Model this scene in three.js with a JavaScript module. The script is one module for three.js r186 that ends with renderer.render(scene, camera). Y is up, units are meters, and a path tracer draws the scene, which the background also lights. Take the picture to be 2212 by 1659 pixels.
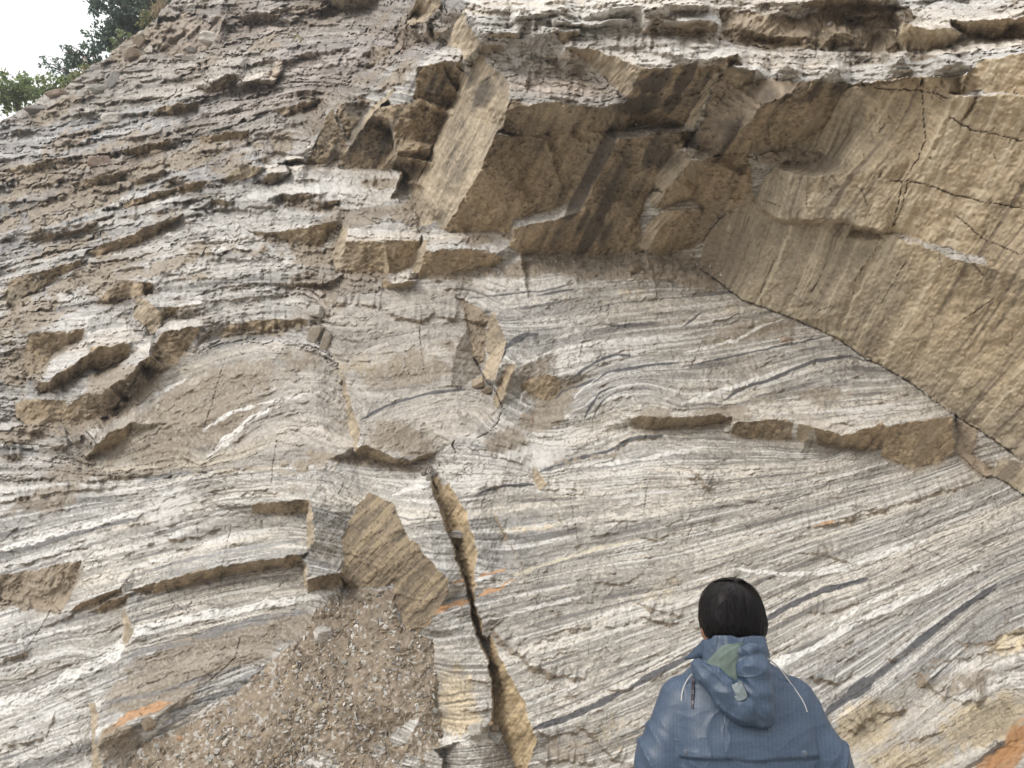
import * as THREE from 'three';
import { mergeGeometries } from 'three/addons/utils/BufferGeometryUtils.js';
import { ConvexGeometry } from 'three/addons/geometries/ConvexGeometry.js';

// ------------------------------------------------------------------ camera, sky, light, exposure
const scene = new THREE.Scene();
const EYE = [0, 1.6, 0], PITCH = 17 * Math.PI / 180;
const camera = new THREE.PerspectiveCamera(53.13, 4 / 3, 0.1, 400);
camera.position.set(...EYE);
camera.lookAt(0, 1.6 + Math.sin(PITCH), -Math.cos(PITCH));

const SKY_W = 128, SKY_H = 64;
{ // a bright, even overcast sky, a little brighter towards the veiled sun and towards the zenith
  const px = new Float32Array(SKY_W * SKY_H * 4), sd = new THREE.Vector3(-0.66, 0.54, 0.52).normalize();
  for (let j = 0; j < SKY_H; j++) for (let i = 0; i < SKY_W; i++) {
    const el = ((j + 0.5) / SKY_H - 0.5) * Math.PI, az = ((i + 0.5) / SKY_W - 0.5) * 2 * Math.PI;
    const d = new THREE.Vector3(Math.cos(el) * Math.cos(az), Math.sin(el), Math.cos(el) * Math.sin(az));
    const up = Math.max(0, Math.sin(el));
    const g = Math.pow(Math.max(0, d.dot(sd)), 3);
    let v = (0.66 + 0.95 * up + 0.5 * g);
    if (el < 0) v *= Math.max(0.12, 1 + el * 6);
    const o = (j * SKY_W + i) * 4;
    px[o] = v; px[o + 1] = v; px[o + 2] = v * 1.01; px[o + 3] = 1;
  }
  const sky = new THREE.DataTexture(px, SKY_W, SKY_H, THREE.RGBAFormat, THREE.FloatType);
  sky.mapping = THREE.EquirectangularReflectionMapping; sky.magFilter = THREE.LinearFilter; sky.needsUpdate = true;
  scene.background = sky; scene.environment = sky;
}
const sun = new THREE.DirectionalLight(0xfff6ea, 1.5);
sun.position.set(-28, 27, 13); sun.target.position.set(0, 4, -9);
sun.castShadow = true; sun.shadow.radius = 40; sun.shadow.mapSize.set(2048, 2048);
Object.assign(sun.shadow.camera, { left: -30, right: 30, top: 30, bottom: -30, near: 1, far: 120 });
scene.add(sun, sun.target);

const renderer = new THREE.WebGLRenderer({ antialias: true });
renderer.toneMapping = THREE.LinearToneMapping;
renderer.toneMappingExposure = 1.08;
renderer.shadowMap.enabled = true;
scene.fog = new THREE.FogExp2(0xe8edf2, 0.0028);

// ------------------------------------------------------------------ helpers
function rng(seed) { let s = seed >>> 0; return () => { s = (s + 0x6D2B79F5) >>> 0; let t = s; t = Math.imul(t ^ (t >>> 15), t | 1); t ^= t + Math.imul(t ^ (t >>> 7), t | 61); return ((t ^ (t >>> 14)) >>> 0) / 4294967296; }; }
const HT = new Float32Array(4096); { const r = rng(77); for (let i = 0; i < 4096; i++) HT[i] = r() * 2 - 1; }
const fade = (t) => t * t * (3 - 2 * t);
const hash3 = (x, y, z) => HT[(Math.imul(x, 73856093) ^ Math.imul(y, 19349663) ^ Math.imul(z, 83492791)) >>> 5 & 4095];
function n3(x, y, z) { // value noise, -1..1
  const X = Math.floor(x), Y = Math.floor(y), Z = Math.floor(z), u = fade(x - X), v = fade(y - Y), w = fade(z - Z);
  const a = hash3(X, Y, Z), b = hash3(X + 1, Y, Z), c = hash3(X, Y + 1, Z), d = hash3(X + 1, Y + 1, Z);
  const e = hash3(X, Y, Z + 1), f = hash3(X + 1, Y, Z + 1), g = hash3(X, Y + 1, Z + 1), h = hash3(X + 1, Y + 1, Z + 1);
  const l0 = a + u * (b - a), l1 = c + u * (d - c), l2 = e + u * (f - e), l3 = g + u * (h - g);
  const m0 = l0 + v * (l1 - l0), m1 = l2 + v * (l3 - l2);
  return m0 + w * (m1 - m0);
}
function n2(x, y, s = 0) {
  const X = Math.floor(x), Y = Math.floor(y), u = fade(x - X), v = fade(y - Y);
  const a = hash3(X, Y, s), b = hash3(X + 1, Y, s), c = hash3(X, Y + 1, s), d = hash3(X + 1, Y + 1, s);
  const p = a + u * (b - a), q = c + u * (d - c);
  return p + v * (q - p);
}
const fbm3 = (x, y, z, o = 4) => { let s = 0, a = 0.5, f = 1; for (let i = 0; i < o; i++) { s += a * n3(x * f, y * f, z * f); a *= 0.5; f *= 2.03; } return s; };
const clamp = (x, a = 0, b = 1) => x < a ? a : x > b ? b : x;
const lerp = (a, b, t) => a + (b - a) * t;
const sstep = (a, b, x) => fade(clamp((x - a) / (b - a)));
const V3 = (x, y, z) => new THREE.Vector3(x, y, z);
const used = {};
function numbered(n) { if (!(n in used)) { used[n] = 0; return n; } used[n]++; return n + '_' + String(used[n]).padStart(3, '0'); }
function tag(o, label, category, group, kind) { o.userData = { label, category }; if (group) o.userData.group = group; if (kind) o.userData.kind = kind; o.traverse((m) => { if (m.isMesh) { m.castShadow = true; m.receiveShadow = true; } }); return o; }
function mesh(name, geo, mat, parent) { const m = new THREE.Mesh(geo, mat); m.name = parent === scene ? numbered(name) : name; m.castShadow = m.receiveShadow = true; parent.add(m); return m; }
function thing(name, pos = [0, 0, 0]) { const g = new THREE.Group(); g.name = numbered(name); g.position.set(...pos); scene.add(g); return g; }
function geoFrom(pos, idx, extra = {}) {
  const g = new THREE.BufferGeometry();
  g.setAttribute('position', new THREE.BufferAttribute(pos instanceof Float32Array ? pos : new Float32Array(pos), 3));
  for (const k in extra) g.setAttribute(k, new THREE.BufferAttribute(extra[k] instanceof Float32Array ? extra[k] : new Float32Array(extra[k]), k === 'uv' ? 2 : 3));
  g.setIndex(new THREE.BufferAttribute(idx instanceof Uint32Array ? idx : new Uint32Array(idx), 1));
  if (!extra.normal) g.computeVertexNormals();
  return g;
}

// ------------------------------------------------------------------ the cliff: measured survey
// The rock face is a slope that strikes 18 degrees off the camera's axis and dips 68 degrees; its beds stand out from that
// plane by a height h (metres) along a fan of outward lines.  Survey points were measured on the photograph (2212 px wide)
// and are turned at load time into places on the slope.
const R18 = 18 * Math.PI / 180, DIP = 68 * Math.PI / 180, FV = 1658.6;
const NH = [Math.sin(R18), 0, -Math.cos(R18)];
const cU = [Math.cos(R18), 0, Math.sin(R18)], cN = [-NH[0] * Math.sin(DIP), Math.cos(DIP), -NH[2] * Math.sin(DIP)];
const cO = [NH[0] * 7, 1.6, NH[2] * 7];
const cF = [0.1, 1.35, 0.8];                          // the beds stand out of the slope along a fan of lines that meet here: outward and down, so that they overhang
const PC = Math.cos(PITCH), PS = Math.sin(PITCH);
const dot3 = (a, b) => a[0] * b[0] + a[1] * b[1] + a[2] * b[2];
const K0 = dot3(cN, [cO[0] - EYE[0], cO[1] - EYE[1], cO[2] - EYE[2]]);
function sight(x, y) { const a = (x - 1106) / FV, b = (829.5 - y) / FV; return [a, b * PC + PS, -(PC - b * PS)]; }
function at(x, y, h = 0) { const d = sight(x, y), t = (h + K0) / dot3(cN, d); return [EYE[0] + t * d[0], EYE[1] + t * d[1], EYE[2] + t * d[2]]; }  // survey point -> place
function gradeOf(X) { // place on the slope plane -> graded slope coordinates (fine near, coarse far)
  const x = X[0] - EYE[0], y = X[1] - EYE[1], z = X[2] - EYE[2], yy = y * PC + z * PS, zz = y * PS - z * PC;
  return [1106 + FV * x / zz, 829.5 - FV * yy / zz];
}
const KF = dot3(cN, [cF[0] - cO[0], cF[1] - cO[1], cF[2] - cO[2]]);
const lift = (B, h) => { const k = 1 - h / KF; return [cF[0] + (B[0] - cF[0]) * k, cF[1] + (B[1] - cF[1]) * k, cF[2] + (B[2] - cF[2]) * k]; };   // point of the slope plane, raised to height h
function chart(x, y, h) { const X = at(x, y, h), k = 1 / (1 - h / KF); return gradeOf([cF[0] + (X[0] - cF[0]) * k, cF[1] + (X[1] - cF[1]) * k, cF[2] + (X[2] - cF[2]) * k]); }

// the tan joint wall on the right: a plane through the corner where it meets the banded slab
const wallN = (() => {
  const a = at(1508, 576, 0.03), b = at(2115, 926, 0.03), c = at(1840, 185, 2.35);
  const n = V3(b[0] - a[0], b[1] - a[1], b[2] - a[2]).cross(V3(c[0] - a[0], c[1] - a[1], c[2] - a[2])).normalize();
  return { n: [n.x, n.y, n.z], a };
})();
// foliation crosses that wall in steep traces that lean to the lower left
const wallS = (() => { const p = (x, y) => { const d = sight(x, y), A = wallN.a, t = dot3(wallN.n, [A[0] - EYE[0], A[1] - EYE[1], A[2] - EYE[2]]) / dot3(wallN.n, d); return V3(EYE[0] + t * d[0], EYE[1] + t * d[1], EYE[2] + t * d[2]); }; const a = p(2050, 250), b = p(1891, 550), t = b.clone().sub(a).normalize(), n = t.clone().cross(V3(...wallN.n)).normalize(); if (n.x < 0) n.negate(); return { n: [n.x / 0.0056, n.y / 0.0056, n.z / 0.0056], t: [t.x / 0.0056, t.y / 0.0056, t.z / 0.0056] }; })();
function hWall(x, y) {
  const d = sight(x, y), A = wallN.a, t = dot3(wallN.n, [A[0] - EYE[0], A[1] - EYE[1], A[2] - EYE[2]]) / dot3(wallN.n, d);
  return dot3(cN, [EYE[0] + t * d[0] - cO[0], EYE[1] + t * d[1] - cO[1], EYE[2] + t * d[2] - cO[2]]);
}
const w = (x, y, e = 0) => [x, y, hWall(x, y) + e];   // a survey point on that wall

// Facets: S banded bed surface, R dusty riser or underside, G golden joint face, W tan wall, P pale bed, D earth
const FACETS = [];
const F = (type, name, ...pts) => FACETS.push({ type, name, pts });
// -- tan wall on the right, from the corner up to the thin ledges on top
F('W', 'rock_wall', [1508, 576, 0.03], [1525, 510, .42], w(1572, 457), w(1632, 432), w(1655, 380), w(1700, 330), w(1760, 250), w(1838, 182), w(1950, 168), w(2085, 165), w(2115, 133), w(2215, 112), w(2420, 70), w(2420, 700), w(2420, 1120), [2212, 995, .1], [2115, 930, .03], [2058, 893, .03], [1975, 831, .03], [1898, 788, .03], [1842, 753, .03], [1742, 700, .03], [1605, 648, .03]);
F('W', 'rock_panel', w(2062, 210, .16), w(2110, 205, .12), w(2215, 208, .1), w(2215, 330, .02), w(2100, 320, .02), w(2040, 245, .12));
F('R', 'rock_step', w(1828, 178, .28), w(1950, 168, .25), w(2090, 160, .2), w(2085, 166), w(1950, 176), w(1832, 190));
F('P', 'rock_ledge', w(2060, 207), w(2110, 196), w(2215, 205), w(2110, 208));
// -- upper plateau of pale beds, its prow, and the big overhang below it
F('G', 'rock_prow', [1005, 22, 2.7], [1007, 48, 2.7], [1023, 70, 2.65], [1040, 92, 2.6], [1004, 133, 2.1], [996, 109, 2.0], [961, 98, 1.5], [988, 41, 2.2]);
F('R', 'rock_notch', [1041, 95, 2.55], [1088, 101, 2.5], [1086, 114, 2.3], [1053, 113, 2.25], [1037, 109, 2.2]);
F('P', 'pale_slab', [1072, 155, 2.2], [1260, 161, 2.2], [1353, 218, 2.38], [1300, 230, 2.36], [1241, 228, 2.34], [1178, 219, 2.34], [1140, 226, 2.32], [1105, 213, 2.3], [1099, 177, 2.28], [1094, 166, 2.28]);
F('G', 'joint_face', [1290, 109, 2.75], [1386, 145, 2.85], [1356, 216, 2.42], [1326, 188, 2.38], [1271, 138, 2.4]);
F('R', 'overhang', [1105, 214, 2.3], [1140, 228, 2.32], [1178, 221, 2.33], [1241, 230, 2.33], [1300, 232, 2.35], [1354, 221, 2.37], [1437, 212, 2.36], [1475, 205, 2.34], [1440, 255, 2.0], [1492, 275, 1.72], [1413, 272, 1.7], [1315, 284, 1.66], [1227, 284, 1.64], [1178, 292, 1.6], [1107, 292, 1.6], [1080, 285, 1.75]);
F('P', 'rock_ledge', [1315, 286, 1.66], [1413, 274, 1.7], [1492, 276, 1.72], [1505, 282, 1.78], [1450, 287, 1.95], [1397, 293, 2.0], [1326, 300, 2.0]);
F('R', 'overhang_face', [1107, 293, 1.72], [1178, 293, 1.66], [1227, 285, 1.66], [1315, 287, 1.72], [1328, 299, 1.95], [1301, 363, 1.45], [1282, 404, 1.2], [1259, 452, .98], [1224, 438, .75], [1191, 454, .62], [1109, 473, .5], [1101, 501, .3], [997, 501, .3], [959, 498, .36], [985, 455, .7], [1038, 370, 1.45], [1072, 290, 1.95]);
F('G', 'joint_face', [1317, 292, 1.78], [1329, 300, 1.98], [1301, 363, 1.47], [1294, 352, 1.38], [1306, 320, 1.6]);
F('P', 'rock_bench', [1109, 473, .5], [1191, 454, .62], [1224, 438, .75], [1259, 453, .98], [1205, 473, .92], [1109, 492, .78]);
F('R', 'bench_face', [1109, 493, .78], [1205, 474, .92], [1259, 454, .98], [1282, 404, 1.2], [1301, 365, 1.45], [1329, 302, 1.95], [1400, 293, 2.0], [1450, 288, 1.95], [1503, 285, 1.75], [1455, 350, 1.3], [1395, 430, .75], [1380, 480, .5], [1390, 545, .14], [1310, 552, .1], [1227, 547, .12], [1123, 548, .14], [1101, 532, .3]);
F('G', 'rock_rib', [1040, 112, 2.15], [1064, 147, 2.22], [1094, 169, 2.27], [1103, 203, 2.3], [1097, 240, 2.15], [1072, 290, 1.95], [1038, 370, 1.45], [985, 455, .72], [959, 498, .36], [940, 480, .18], [905, 490, .1], [899, 463, .1], [925, 400, .35], [945, 329, .72], [994, 216, 1.35], [1010, 165, 1.75]);
// blocks, risers and rubble on the upper beds
F('R', 'rock_step', [1282, 30, 2.95], [1320, 17, 3.1], [1378, 13, 3.15], [1383, 41, 2.9], [1350, 38, 2.88], [1300, 41, 2.86], [1258, 45, 2.85]);
F('R', 'rock_step', [1195, 44, 2.95], [1222, 47, 2.98], [1255, 54, 2.96], [1300, 47, 3.0], [1350, 41, 3.02], [1361, 45, 3.0], [1361, 63, 2.8], [1320, 58, 2.8], [1249, 61, 2.78], [1194, 56, 2.78]);
F('G', 'joint_face', [1383, 18, 3.1], [1391, 20, 3.2], [1391, 66, 2.85], [1381, 66, 2.8]);
F('D', 'earth_pocket', [1391, 22, 3.2], [1413, 16, 3.2], [1438, 27, 3.1], [1465, 46, 3.0], [1462, 76, 2.85], [1424, 77, 2.82], [1391, 71, 2.82]);
F('R', 'rock_step', [1440, 13, 3.2], [1528, 13, 3.25], [1530, 27, 3.05], [1451, 29, 3.05]);
F('R', 'rock_block', [1468, 44, 3.12], [1536, 46, 3.15], [1549, 53, 3.1], [1549, 66, 2.95], [1500, 78, 2.85], [1464, 75, 2.86]);
F('R', 'rock_notch', [1222, 106, 2.75], [1290, 108, 2.76], [1268, 130, 2.45], [1247, 123, 2.5]);
F('R', 'rock_step', [1056, 71, 2.85], [1118, 74, 2.85], [1124, 85, 2.68], [1080, 82, 2.66], [1054, 78, 2.66]);
F('R', 'rock_step', [1116, 35, 2.95], [1168, 30, 2.98], [1206, 27, 3.0], [1203, 35, 2.86], [1151, 42, 2.82], [1117, 42, 2.82]);
F('R', 'rock_block', [1184, 71, 2.85], [1249, 68, 2.88], [1249, 82, 2.72], [1213, 97, 2.62], [1203, 82, 2.68]);
F('D', 'earth_scar', [1552, 18, 3.0], [1600, 25, 3.0], [1725, 40, 2.95], [1790, 18, 3.0], [1870, 12, 3.0], [1965, 15, 3.0], [1975, 45, 2.95], [1936, 62, 2.9], [1935, 112, 2.8], [1850, 114, 2.8], [1760, 107, 2.8], [1690, 111, 2.8], [1600, 96, 2.8], [1555, 86, 2.85], [1560, 50, 2.9]);
F('R', 'rock_block', [1765, 106, 2.85], [1802, 70, 3.05], [1828, 69, 3.1], [1845, 79, 3.0], [1825, 100, 2.85], [1790, 110, 2.8]);
F('R', 'rock_hollow', [1828, 45, 2.92], [1860, 32, 3.02], [1904, 22, 3.04], [1898, 36, 2.94], [1850, 52, 2.88]);
F('R', 'rock_hollow', [1600, 66, 2.94], [1680, 80, 2.94], [1740, 82, 2.92], [1720, 96, 2.81], [1650, 94, 2.8], [1598, 80, 2.83]);
F('W', 'rock_block', [1938, 66, 3.1], [1952, 50, 3.15], [2008, 62, 3.15], [2002, 86, 3.0], [1994, 114, 2.8], [1938, 111, 2.8]);
F('W', 'rock_block', [2010, 62, 3.15], [2055, 63, 3.2], [2078, 73, 3.1], [2052, 103, 2.85], [1998, 112, 2.82]);
F('R', 'rock_step', [2042, 40, 3.2], [2100, 47, 3.25], [2215, 36, 3.3], [2215, 78, 2.98], [2150, 86, 2.92], [2085, 74, 2.98]);
F('R', 'rock_step', [1700, 8, 3.2], [1830, -6, 3.3], [1940, 2, 3.25], [1870, 12, 3.02], [1790, 18, 3.0]);
F('R', 'rock_block', [1548, 133, 2.9], [1560, 122, 2.98], [1595, 119, 2.98], [1592, 134, 2.85], [1568, 150, 2.75], [1545, 153, 2.7]);
F('R', 'rock_block', [1562, 154, 2.75], [1573, 144, 2.9], [1635, 150, 2.92], [1625, 180, 2.6], [1592, 192, 2.5], [1565, 180, 2.55]);
// under the roof on the right: concave brown underside, dusty ridge, knob, foot block and the block on the wall
F('R', 'overhang', [1386, 146, 2.85], [1451, 145, 2.9], [1520, 124, 2.9], [1548, 133, 2.88], [1545, 153, 2.72], [1519, 197, 2.45], [1480, 270, 1.9], [1440, 255, 2.0], [1475, 204, 2.35], [1437, 210, 2.37], [1357, 218, 2.4]);
F('G', 'joint_face', [1544, 154, 2.72], [1560, 157, 2.78], [1536, 193, 2.5], [1497, 275, 1.98], [1480, 271, 1.9], [1519, 197, 2.45]);
F('D', 'dusty_ridge', [1560, 160, 2.72], [1592, 192, 2.5], [1648, 171, 2.6], [1726, 177, 2.6], [1709, 203, 2.62], [1648, 225, 2.6], [1627, 253, 2.42], [1596, 283, 2.18], [1566, 309, 1.9], [1549, 334, 1.62], [1510, 325, 1.62], [1505, 300, 1.8], [1536, 200, 2.42]);
F('R', 'overhang', [1728, 178, 2.6], [1829, 178, 2.5], w(1821, 201, .04), w(1786, 270, .02), w(1752, 309, .02), w(1674, 320, .04), w(1613, 329, .05), w(1549, 337, .12), [1567, 311, 1.9], [1597, 285, 2.18], [1628, 255, 2.42], [1649, 227, 2.6], [1710, 205, 2.62]);
F('P', 'rock_knob', [1462, 320, 1.75], [1488, 319, 1.8], [1540, 333, 1.66], [1540, 341, 1.66], [1514, 348, 1.72], [1484, 329, 1.85]);
F('G', 'rock_knob', [1462, 321, 1.75], [1484, 330, 1.85], [1497, 348, 1.78], [1449, 396, 1.4], [1415, 452, 1.02], [1402, 452, .9], [1406, 426, 1.05], [1432, 352, 1.5]);
F('R', 'rock_knob', [1498, 349, 1.78], [1514, 349, 1.72], [1540, 343, 1.62], [1510, 380, 1.25], [1488, 396, 1.2], [1494, 430, .92], [1458, 440, .92], [1416, 455, .98], [1450, 398, 1.38]);
F('R', 'overhang_face', [1542, 340, 1.5], [1614, 331, 1.5], w(1632, 432), w(1572, 457), [1540, 478, .62], [1514, 448, .85], [1496, 430, .9], [1490, 398, 1.15], [1512, 380, 1.22]);
F('G', 'foot_block', [1380, 534, .3], [1400, 480, .75], [1428, 462, .95], [1462, 452, .95], [1428, 491, .72], [1398, 543, .36]);
F('R', 'foot_block', [1462, 456, .95], [1512, 450, .86], [1540, 478, .64], [1525, 510, .42], [1501, 536, .24], [1441, 552, .12], [1394, 545, .3], [1420, 500, .66]);
F('D', 'dusty_ledge', w(1631, 337, .02), w(1713, 318, .02), w(1774, 335, .01), w(1768, 345, .03), w(1739, 356, .06), w(1696, 354, .06), w(1657, 344, .04));
F('W', 'rock_block', w(1684, 366, .3), w(1743, 384, .4), w(1718, 473, .36), w(1690, 474, .28), w(1648, 452, .16));
F('W', 'rock_block', w(1744, 384, .4), w(1800, 376, .3), w(1860, 371, .2), w(1912, 376, .12), w(1930, 420, .1), w(1912, 486, .14), w(1905, 499, .2), w(1838, 484, .28), w(1821, 473, .32), w(1719, 474, .37));
F('R', 'rock_notch', w(1648, 453, .15), w(1690, 476, .26), w(1734, 473, .34), w(1821, 475, .3), w(1838, 486, .26), w(1906, 501, .18), w(1912, 510), w(1838, 495), w(1820, 484), w(1735, 484), w(1692, 484), w(1646, 460));
F('W', 'rock_panel', w(1915, 508, .06), w(1990, 530, .12), w(2060, 560, .14), w(2130, 575, .12), w(2215, 600, .1), w(2300, 640, .1), w(2300, 720, .02), w(2215, 700, .02), w(2100, 690, .02), w(2000, 620, .02), w(1900, 640, .02), w(1850, 650, .02), w(1868, 580, .04));
F('P', 'rock_ledge', w(1912, 504, .02), w(1960, 510), w(2060, 540), w(2130, 560), w(2130, 574, .1), w(2060, 559, .13), w(1990, 529, .11));
F('W', 'rock_panel', w(1985, 188, .02), w(2050, 190, .09), w(2048, 240, .09), w(2010, 330, .09), w(1962, 386, .08), w(1945, 384, .02), w(1980, 320, .01));
F('W', 'rock_panel', w(1775, 560, .0), w(1800, 512, .06), w(1895, 520, .08), w(1845, 600, .08), w(1800, 660, .07), w(1762, 690, .04), w(1740, 690, .0), w(1755, 640, .0));
// hanging block and the arch to its left
F('G', 'rock_rib', [997, 150, 1.7], [1010, 165, 1.74], [994, 216, 1.34], [945, 329, .72], [925, 400, .34], [899, 463, .09], [884, 432, .06], [893, 400, .2], [925, 352, .36], [934, 322, .5], [968, 241, .86], [987, 202, 1.12]);
F('R', 'hanging_block', [904, 147, 1.75], [928, 137, 1.8], [998, 134, 2.0], [996, 153, 1.75], [985, 202, 1.3], [966, 240, 1.05], [931, 322, .72], [925, 349, .62], [895, 394, .42], [872, 398, .42], [860, 352, .62], [844, 273, .95], [835, 224, 1.15], [880, 226, 1.2], [896, 222, 1.22], [898, 169, 1.5]);
F('P', 'rock_cap', [904, 146, 1.75], [928, 135, 1.8], [998, 132, 2.0], [996, 106, 1.9], [930, 122, 1.7]);
F('R', 'arch_recess', [834, 216, .9], [842, 280, .45], [858, 352, .3], [868, 366, .12], [800, 364, .06], [732, 360, .06], [751, 322, .3], [790, 270, .55], [815, 226, .85]);
F('G', 'rock_plate', [849, 191, 1.2], [857, 194, 1.2], [820, 232, 1.05], [768, 300, .62], [752, 322, .45], [744, 332, .3], [756, 306, .55], [800, 235, .95]);
F('R', 'arch_recess', [737, 224, .85], [800, 214, 1.0], [778, 255, .75], [757, 298, .45], [748, 310, .35], [725, 240, .7]);
F('R', 'rock_tooth', [704, 251, .7], [721, 238, .8], [751, 309, .4], [740, 340, .15], [721, 356, .05], [661, 357, .03]);
F('P', 'rock_plate', [721, 237, .82], [726, 236, .82], [755, 306, .42], [750, 311, .42]);
// small ledge blocks left of the arch and the rough upper slope
F('R', 'rock_step', [190, 543, .12], [250, 520, .24], [309, 494, .3], [360, 476, .28], [399, 461, .2], [385, 474, .05], [330, 510, .03], [305, 523, .03], [250, 540, .02], [208, 556, .02]);
F('R', 'rock_block', [140, 1, .1], [180, 2, .1], [150, 4, .1]);
FACETS.pop();
F('D', 'earth_scar', [400, 22, .1], [428, 38, .2], [470, 58, .3], [455, 100, .02], [400, 122, 0], [335, 112, 0], [325, 90, .05], [360, 60, .25]);
F('G', 'rock_bed', [470, 34, .5], [482, 40, .55], [470, 76, .4], [448, 75, .15], [462, 50, .25]);
F('R', 'rock_arch', [440, 195, .1], [470, 172, .45], [505, 160, .55], [515, 172, .3], [505, 186, .1], [455, 203, .05]);
F('P', 'rock_ledge', [518, 178, .4], [590, 165, .45], [603, 150, .35], [560, 160, .25], [530, 165, .25]);
F('R', 'rock_step', [517, 179, .42], [588, 172, .5], [603, 158, .45], [612, 150, .3], [592, 185, .05], [535, 190, .05]);
F('G', 'rock_bed', [603, 125, .45], [612, 130, .45], [596, 170, .45], [580, 170, .2], [592, 145, .25]);
F('R', 'earth_scar', [718, 0, .55], [790, -6, .65], [830, -10, .6], [790, 20, .1], [715, 22, .05]);
F('R', 'rock_notch', [1095, 125, 2.3], [1107, 120, 2.3], [1100, 121, 2.3]);
FACETS.pop();
// -- ledge band under the overhang (left-centre)
F('P', 'pale_ledge', [918, 517, .45], [997, 502, .36], [1101, 502, .32], [1101, 530, .4], [1123, 547, .28], [1070, 546, .4], [1014, 539, .46], [921, 540, .52]);
F('G', 'joint_face', [907, 519, .3], [920, 520, .5], [920, 541, .5], [906, 585, .12], [898, 600, .04], [889, 580, .04]);
F('R', 'rock_step', [921, 541, .5], [1014, 540, .46], [1070, 548, .4], [1088, 556, .3], [1074, 572, .08], [980, 590, .05], [905, 602, .04], [906, 587, .12]);
F('P', 'pale_ledge', [754, 496, .4], [830, 478, .3], [910, 492, .34], [904, 516, .42], [830, 522, .46], [750, 521, .46]);
F('G', 'joint_face', [735, 484, .2], [752, 496, .42], [750, 521, .46], [738, 572, .1], [730, 588, .03], [716, 560, .03]);
F('R', 'rock_step', [750, 522, .46], [830, 523, .46], [904, 517, .42], [889, 578, .05], [840, 592, .04], [760, 590, .04], [735, 586, .04]);
F('P', 'rock_block', [840, 590, .2], [893, 588, .2], [895, 606, .25], [845, 612, .25]);
F('R', 'rock_block', [845, 613, .25], [895, 607, .25], [893, 616, .05], [848, 624, .03], [824, 622, .02], [832, 600, .08]);
// -- central banded slabs and cracks
F('D', 'earth_gully', [985, 636, -.02], [1006, 650, -.1], [1037, 672, .0], [1058, 684, .03], [1048, 708, -.12], [1046, 735, -.16], [1050, 775, -.16], [1034, 788, -.2], [1022, 768, -.12], [1012, 712, -.05], [1000, 665, -.03]);
F('G', 'joint_face', [1058, 684, .1], [1067, 673, .24], [1094, 738, .3], [1088, 762, .3], [1070, 820, .28], [1050, 822, .0], [1040, 806, -.12], [1056, 772, -.12], [1049, 735, -.14]);
F('R', 'rock_plate', [1097, 783, .3], [1114, 784, .32], [1084, 864, .2], [1072, 880, .1], [1066, 862, .05]);
F('R', 'earth_pocket', [1124, 830, .12], [1180, 810, .15], [1205, 812, .1], [1212, 838, -.03], [1190, 868, -.06], [1160, 858, -.03], [1128, 846, .03]);
F('G', 'joint_face', [733, 796, .02], [744, 813, .1], [760, 880, .34], [778, 930, .38], [768, 978, .34], [755, 930, .02], [745, 870, .0]);
F('R', 'rock_step', [770, 966, .36], [790, 961, .38], [854, 990, .34], [890, 994, .28], [937, 976, .12], [937, 985, .04], [877, 1005, .03], [854, 1006, .03], [768, 982, .03]);
F('G', 'joint_face', [1150, 1000, .0], [1158, 1004, .08], [1170, 1024, .15], [1183, 1046, .12], [1166, 1060, .0], [1154, 1032, -.02]);
F('G', 'joint_face', [1066, 1113, .0], [1072, 1117, .08], [1086, 1142, .12], [1100, 1170, .06], [1092, 1168, 0], [1078, 1143, 0]);
// the long open crack
F('G', 'crack_face', [957, 1050, .0], [970, 1040, .12], [1007, 1106, .2], [1030, 1186, .3], [1027, 1266, .32], [1024, 1310, .3], [1040, 1338, .25], [1042, 1370, .2], [1030, 1366, -.04], [1020, 1308, -.08], [1010, 1266, -.1], [984, 1182, -.1], [960, 1112, -.06], [945, 1075, -.04], [930, 1030, -.02], [942, 1025, .02]);
F('G', 'crack_face', [1057, 1371, .12], [1072, 1395, .25], [1084, 1430, .34], [1107, 1471, .38], [1134, 1523, .38], [1150, 1574, .36], [1158, 1600, .3], [1135, 1668, .1], [1118, 1668, -.1], [1095, 1610, -.1], [1066, 1560, .0], [1070, 1520, -.06], [1068, 1473, -.08], [1056, 1420, -.06]);
F('R', 'crack_side', [925, 1030, .14], [940, 1076, .2], [955, 1113, .24], [979, 1183, .26], [1005, 1267, .26], [1015, 1309, .26], [1025, 1367, .26], [1051, 1421, .26], [1063, 1474, .26], [1065, 1521, .25], [1061, 1561, .22], [1066, 1560, .0], [1070, 1520, -.06], [1068, 1473, -.08], [1056, 1420, -.06], [1030, 1366, -.04], [1020, 1308, -.08], [1010, 1266, -.1], [984, 1182, -.1], [960, 1112, -.06], [945, 1075, -.04], [930, 1030, -.02]);
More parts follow.
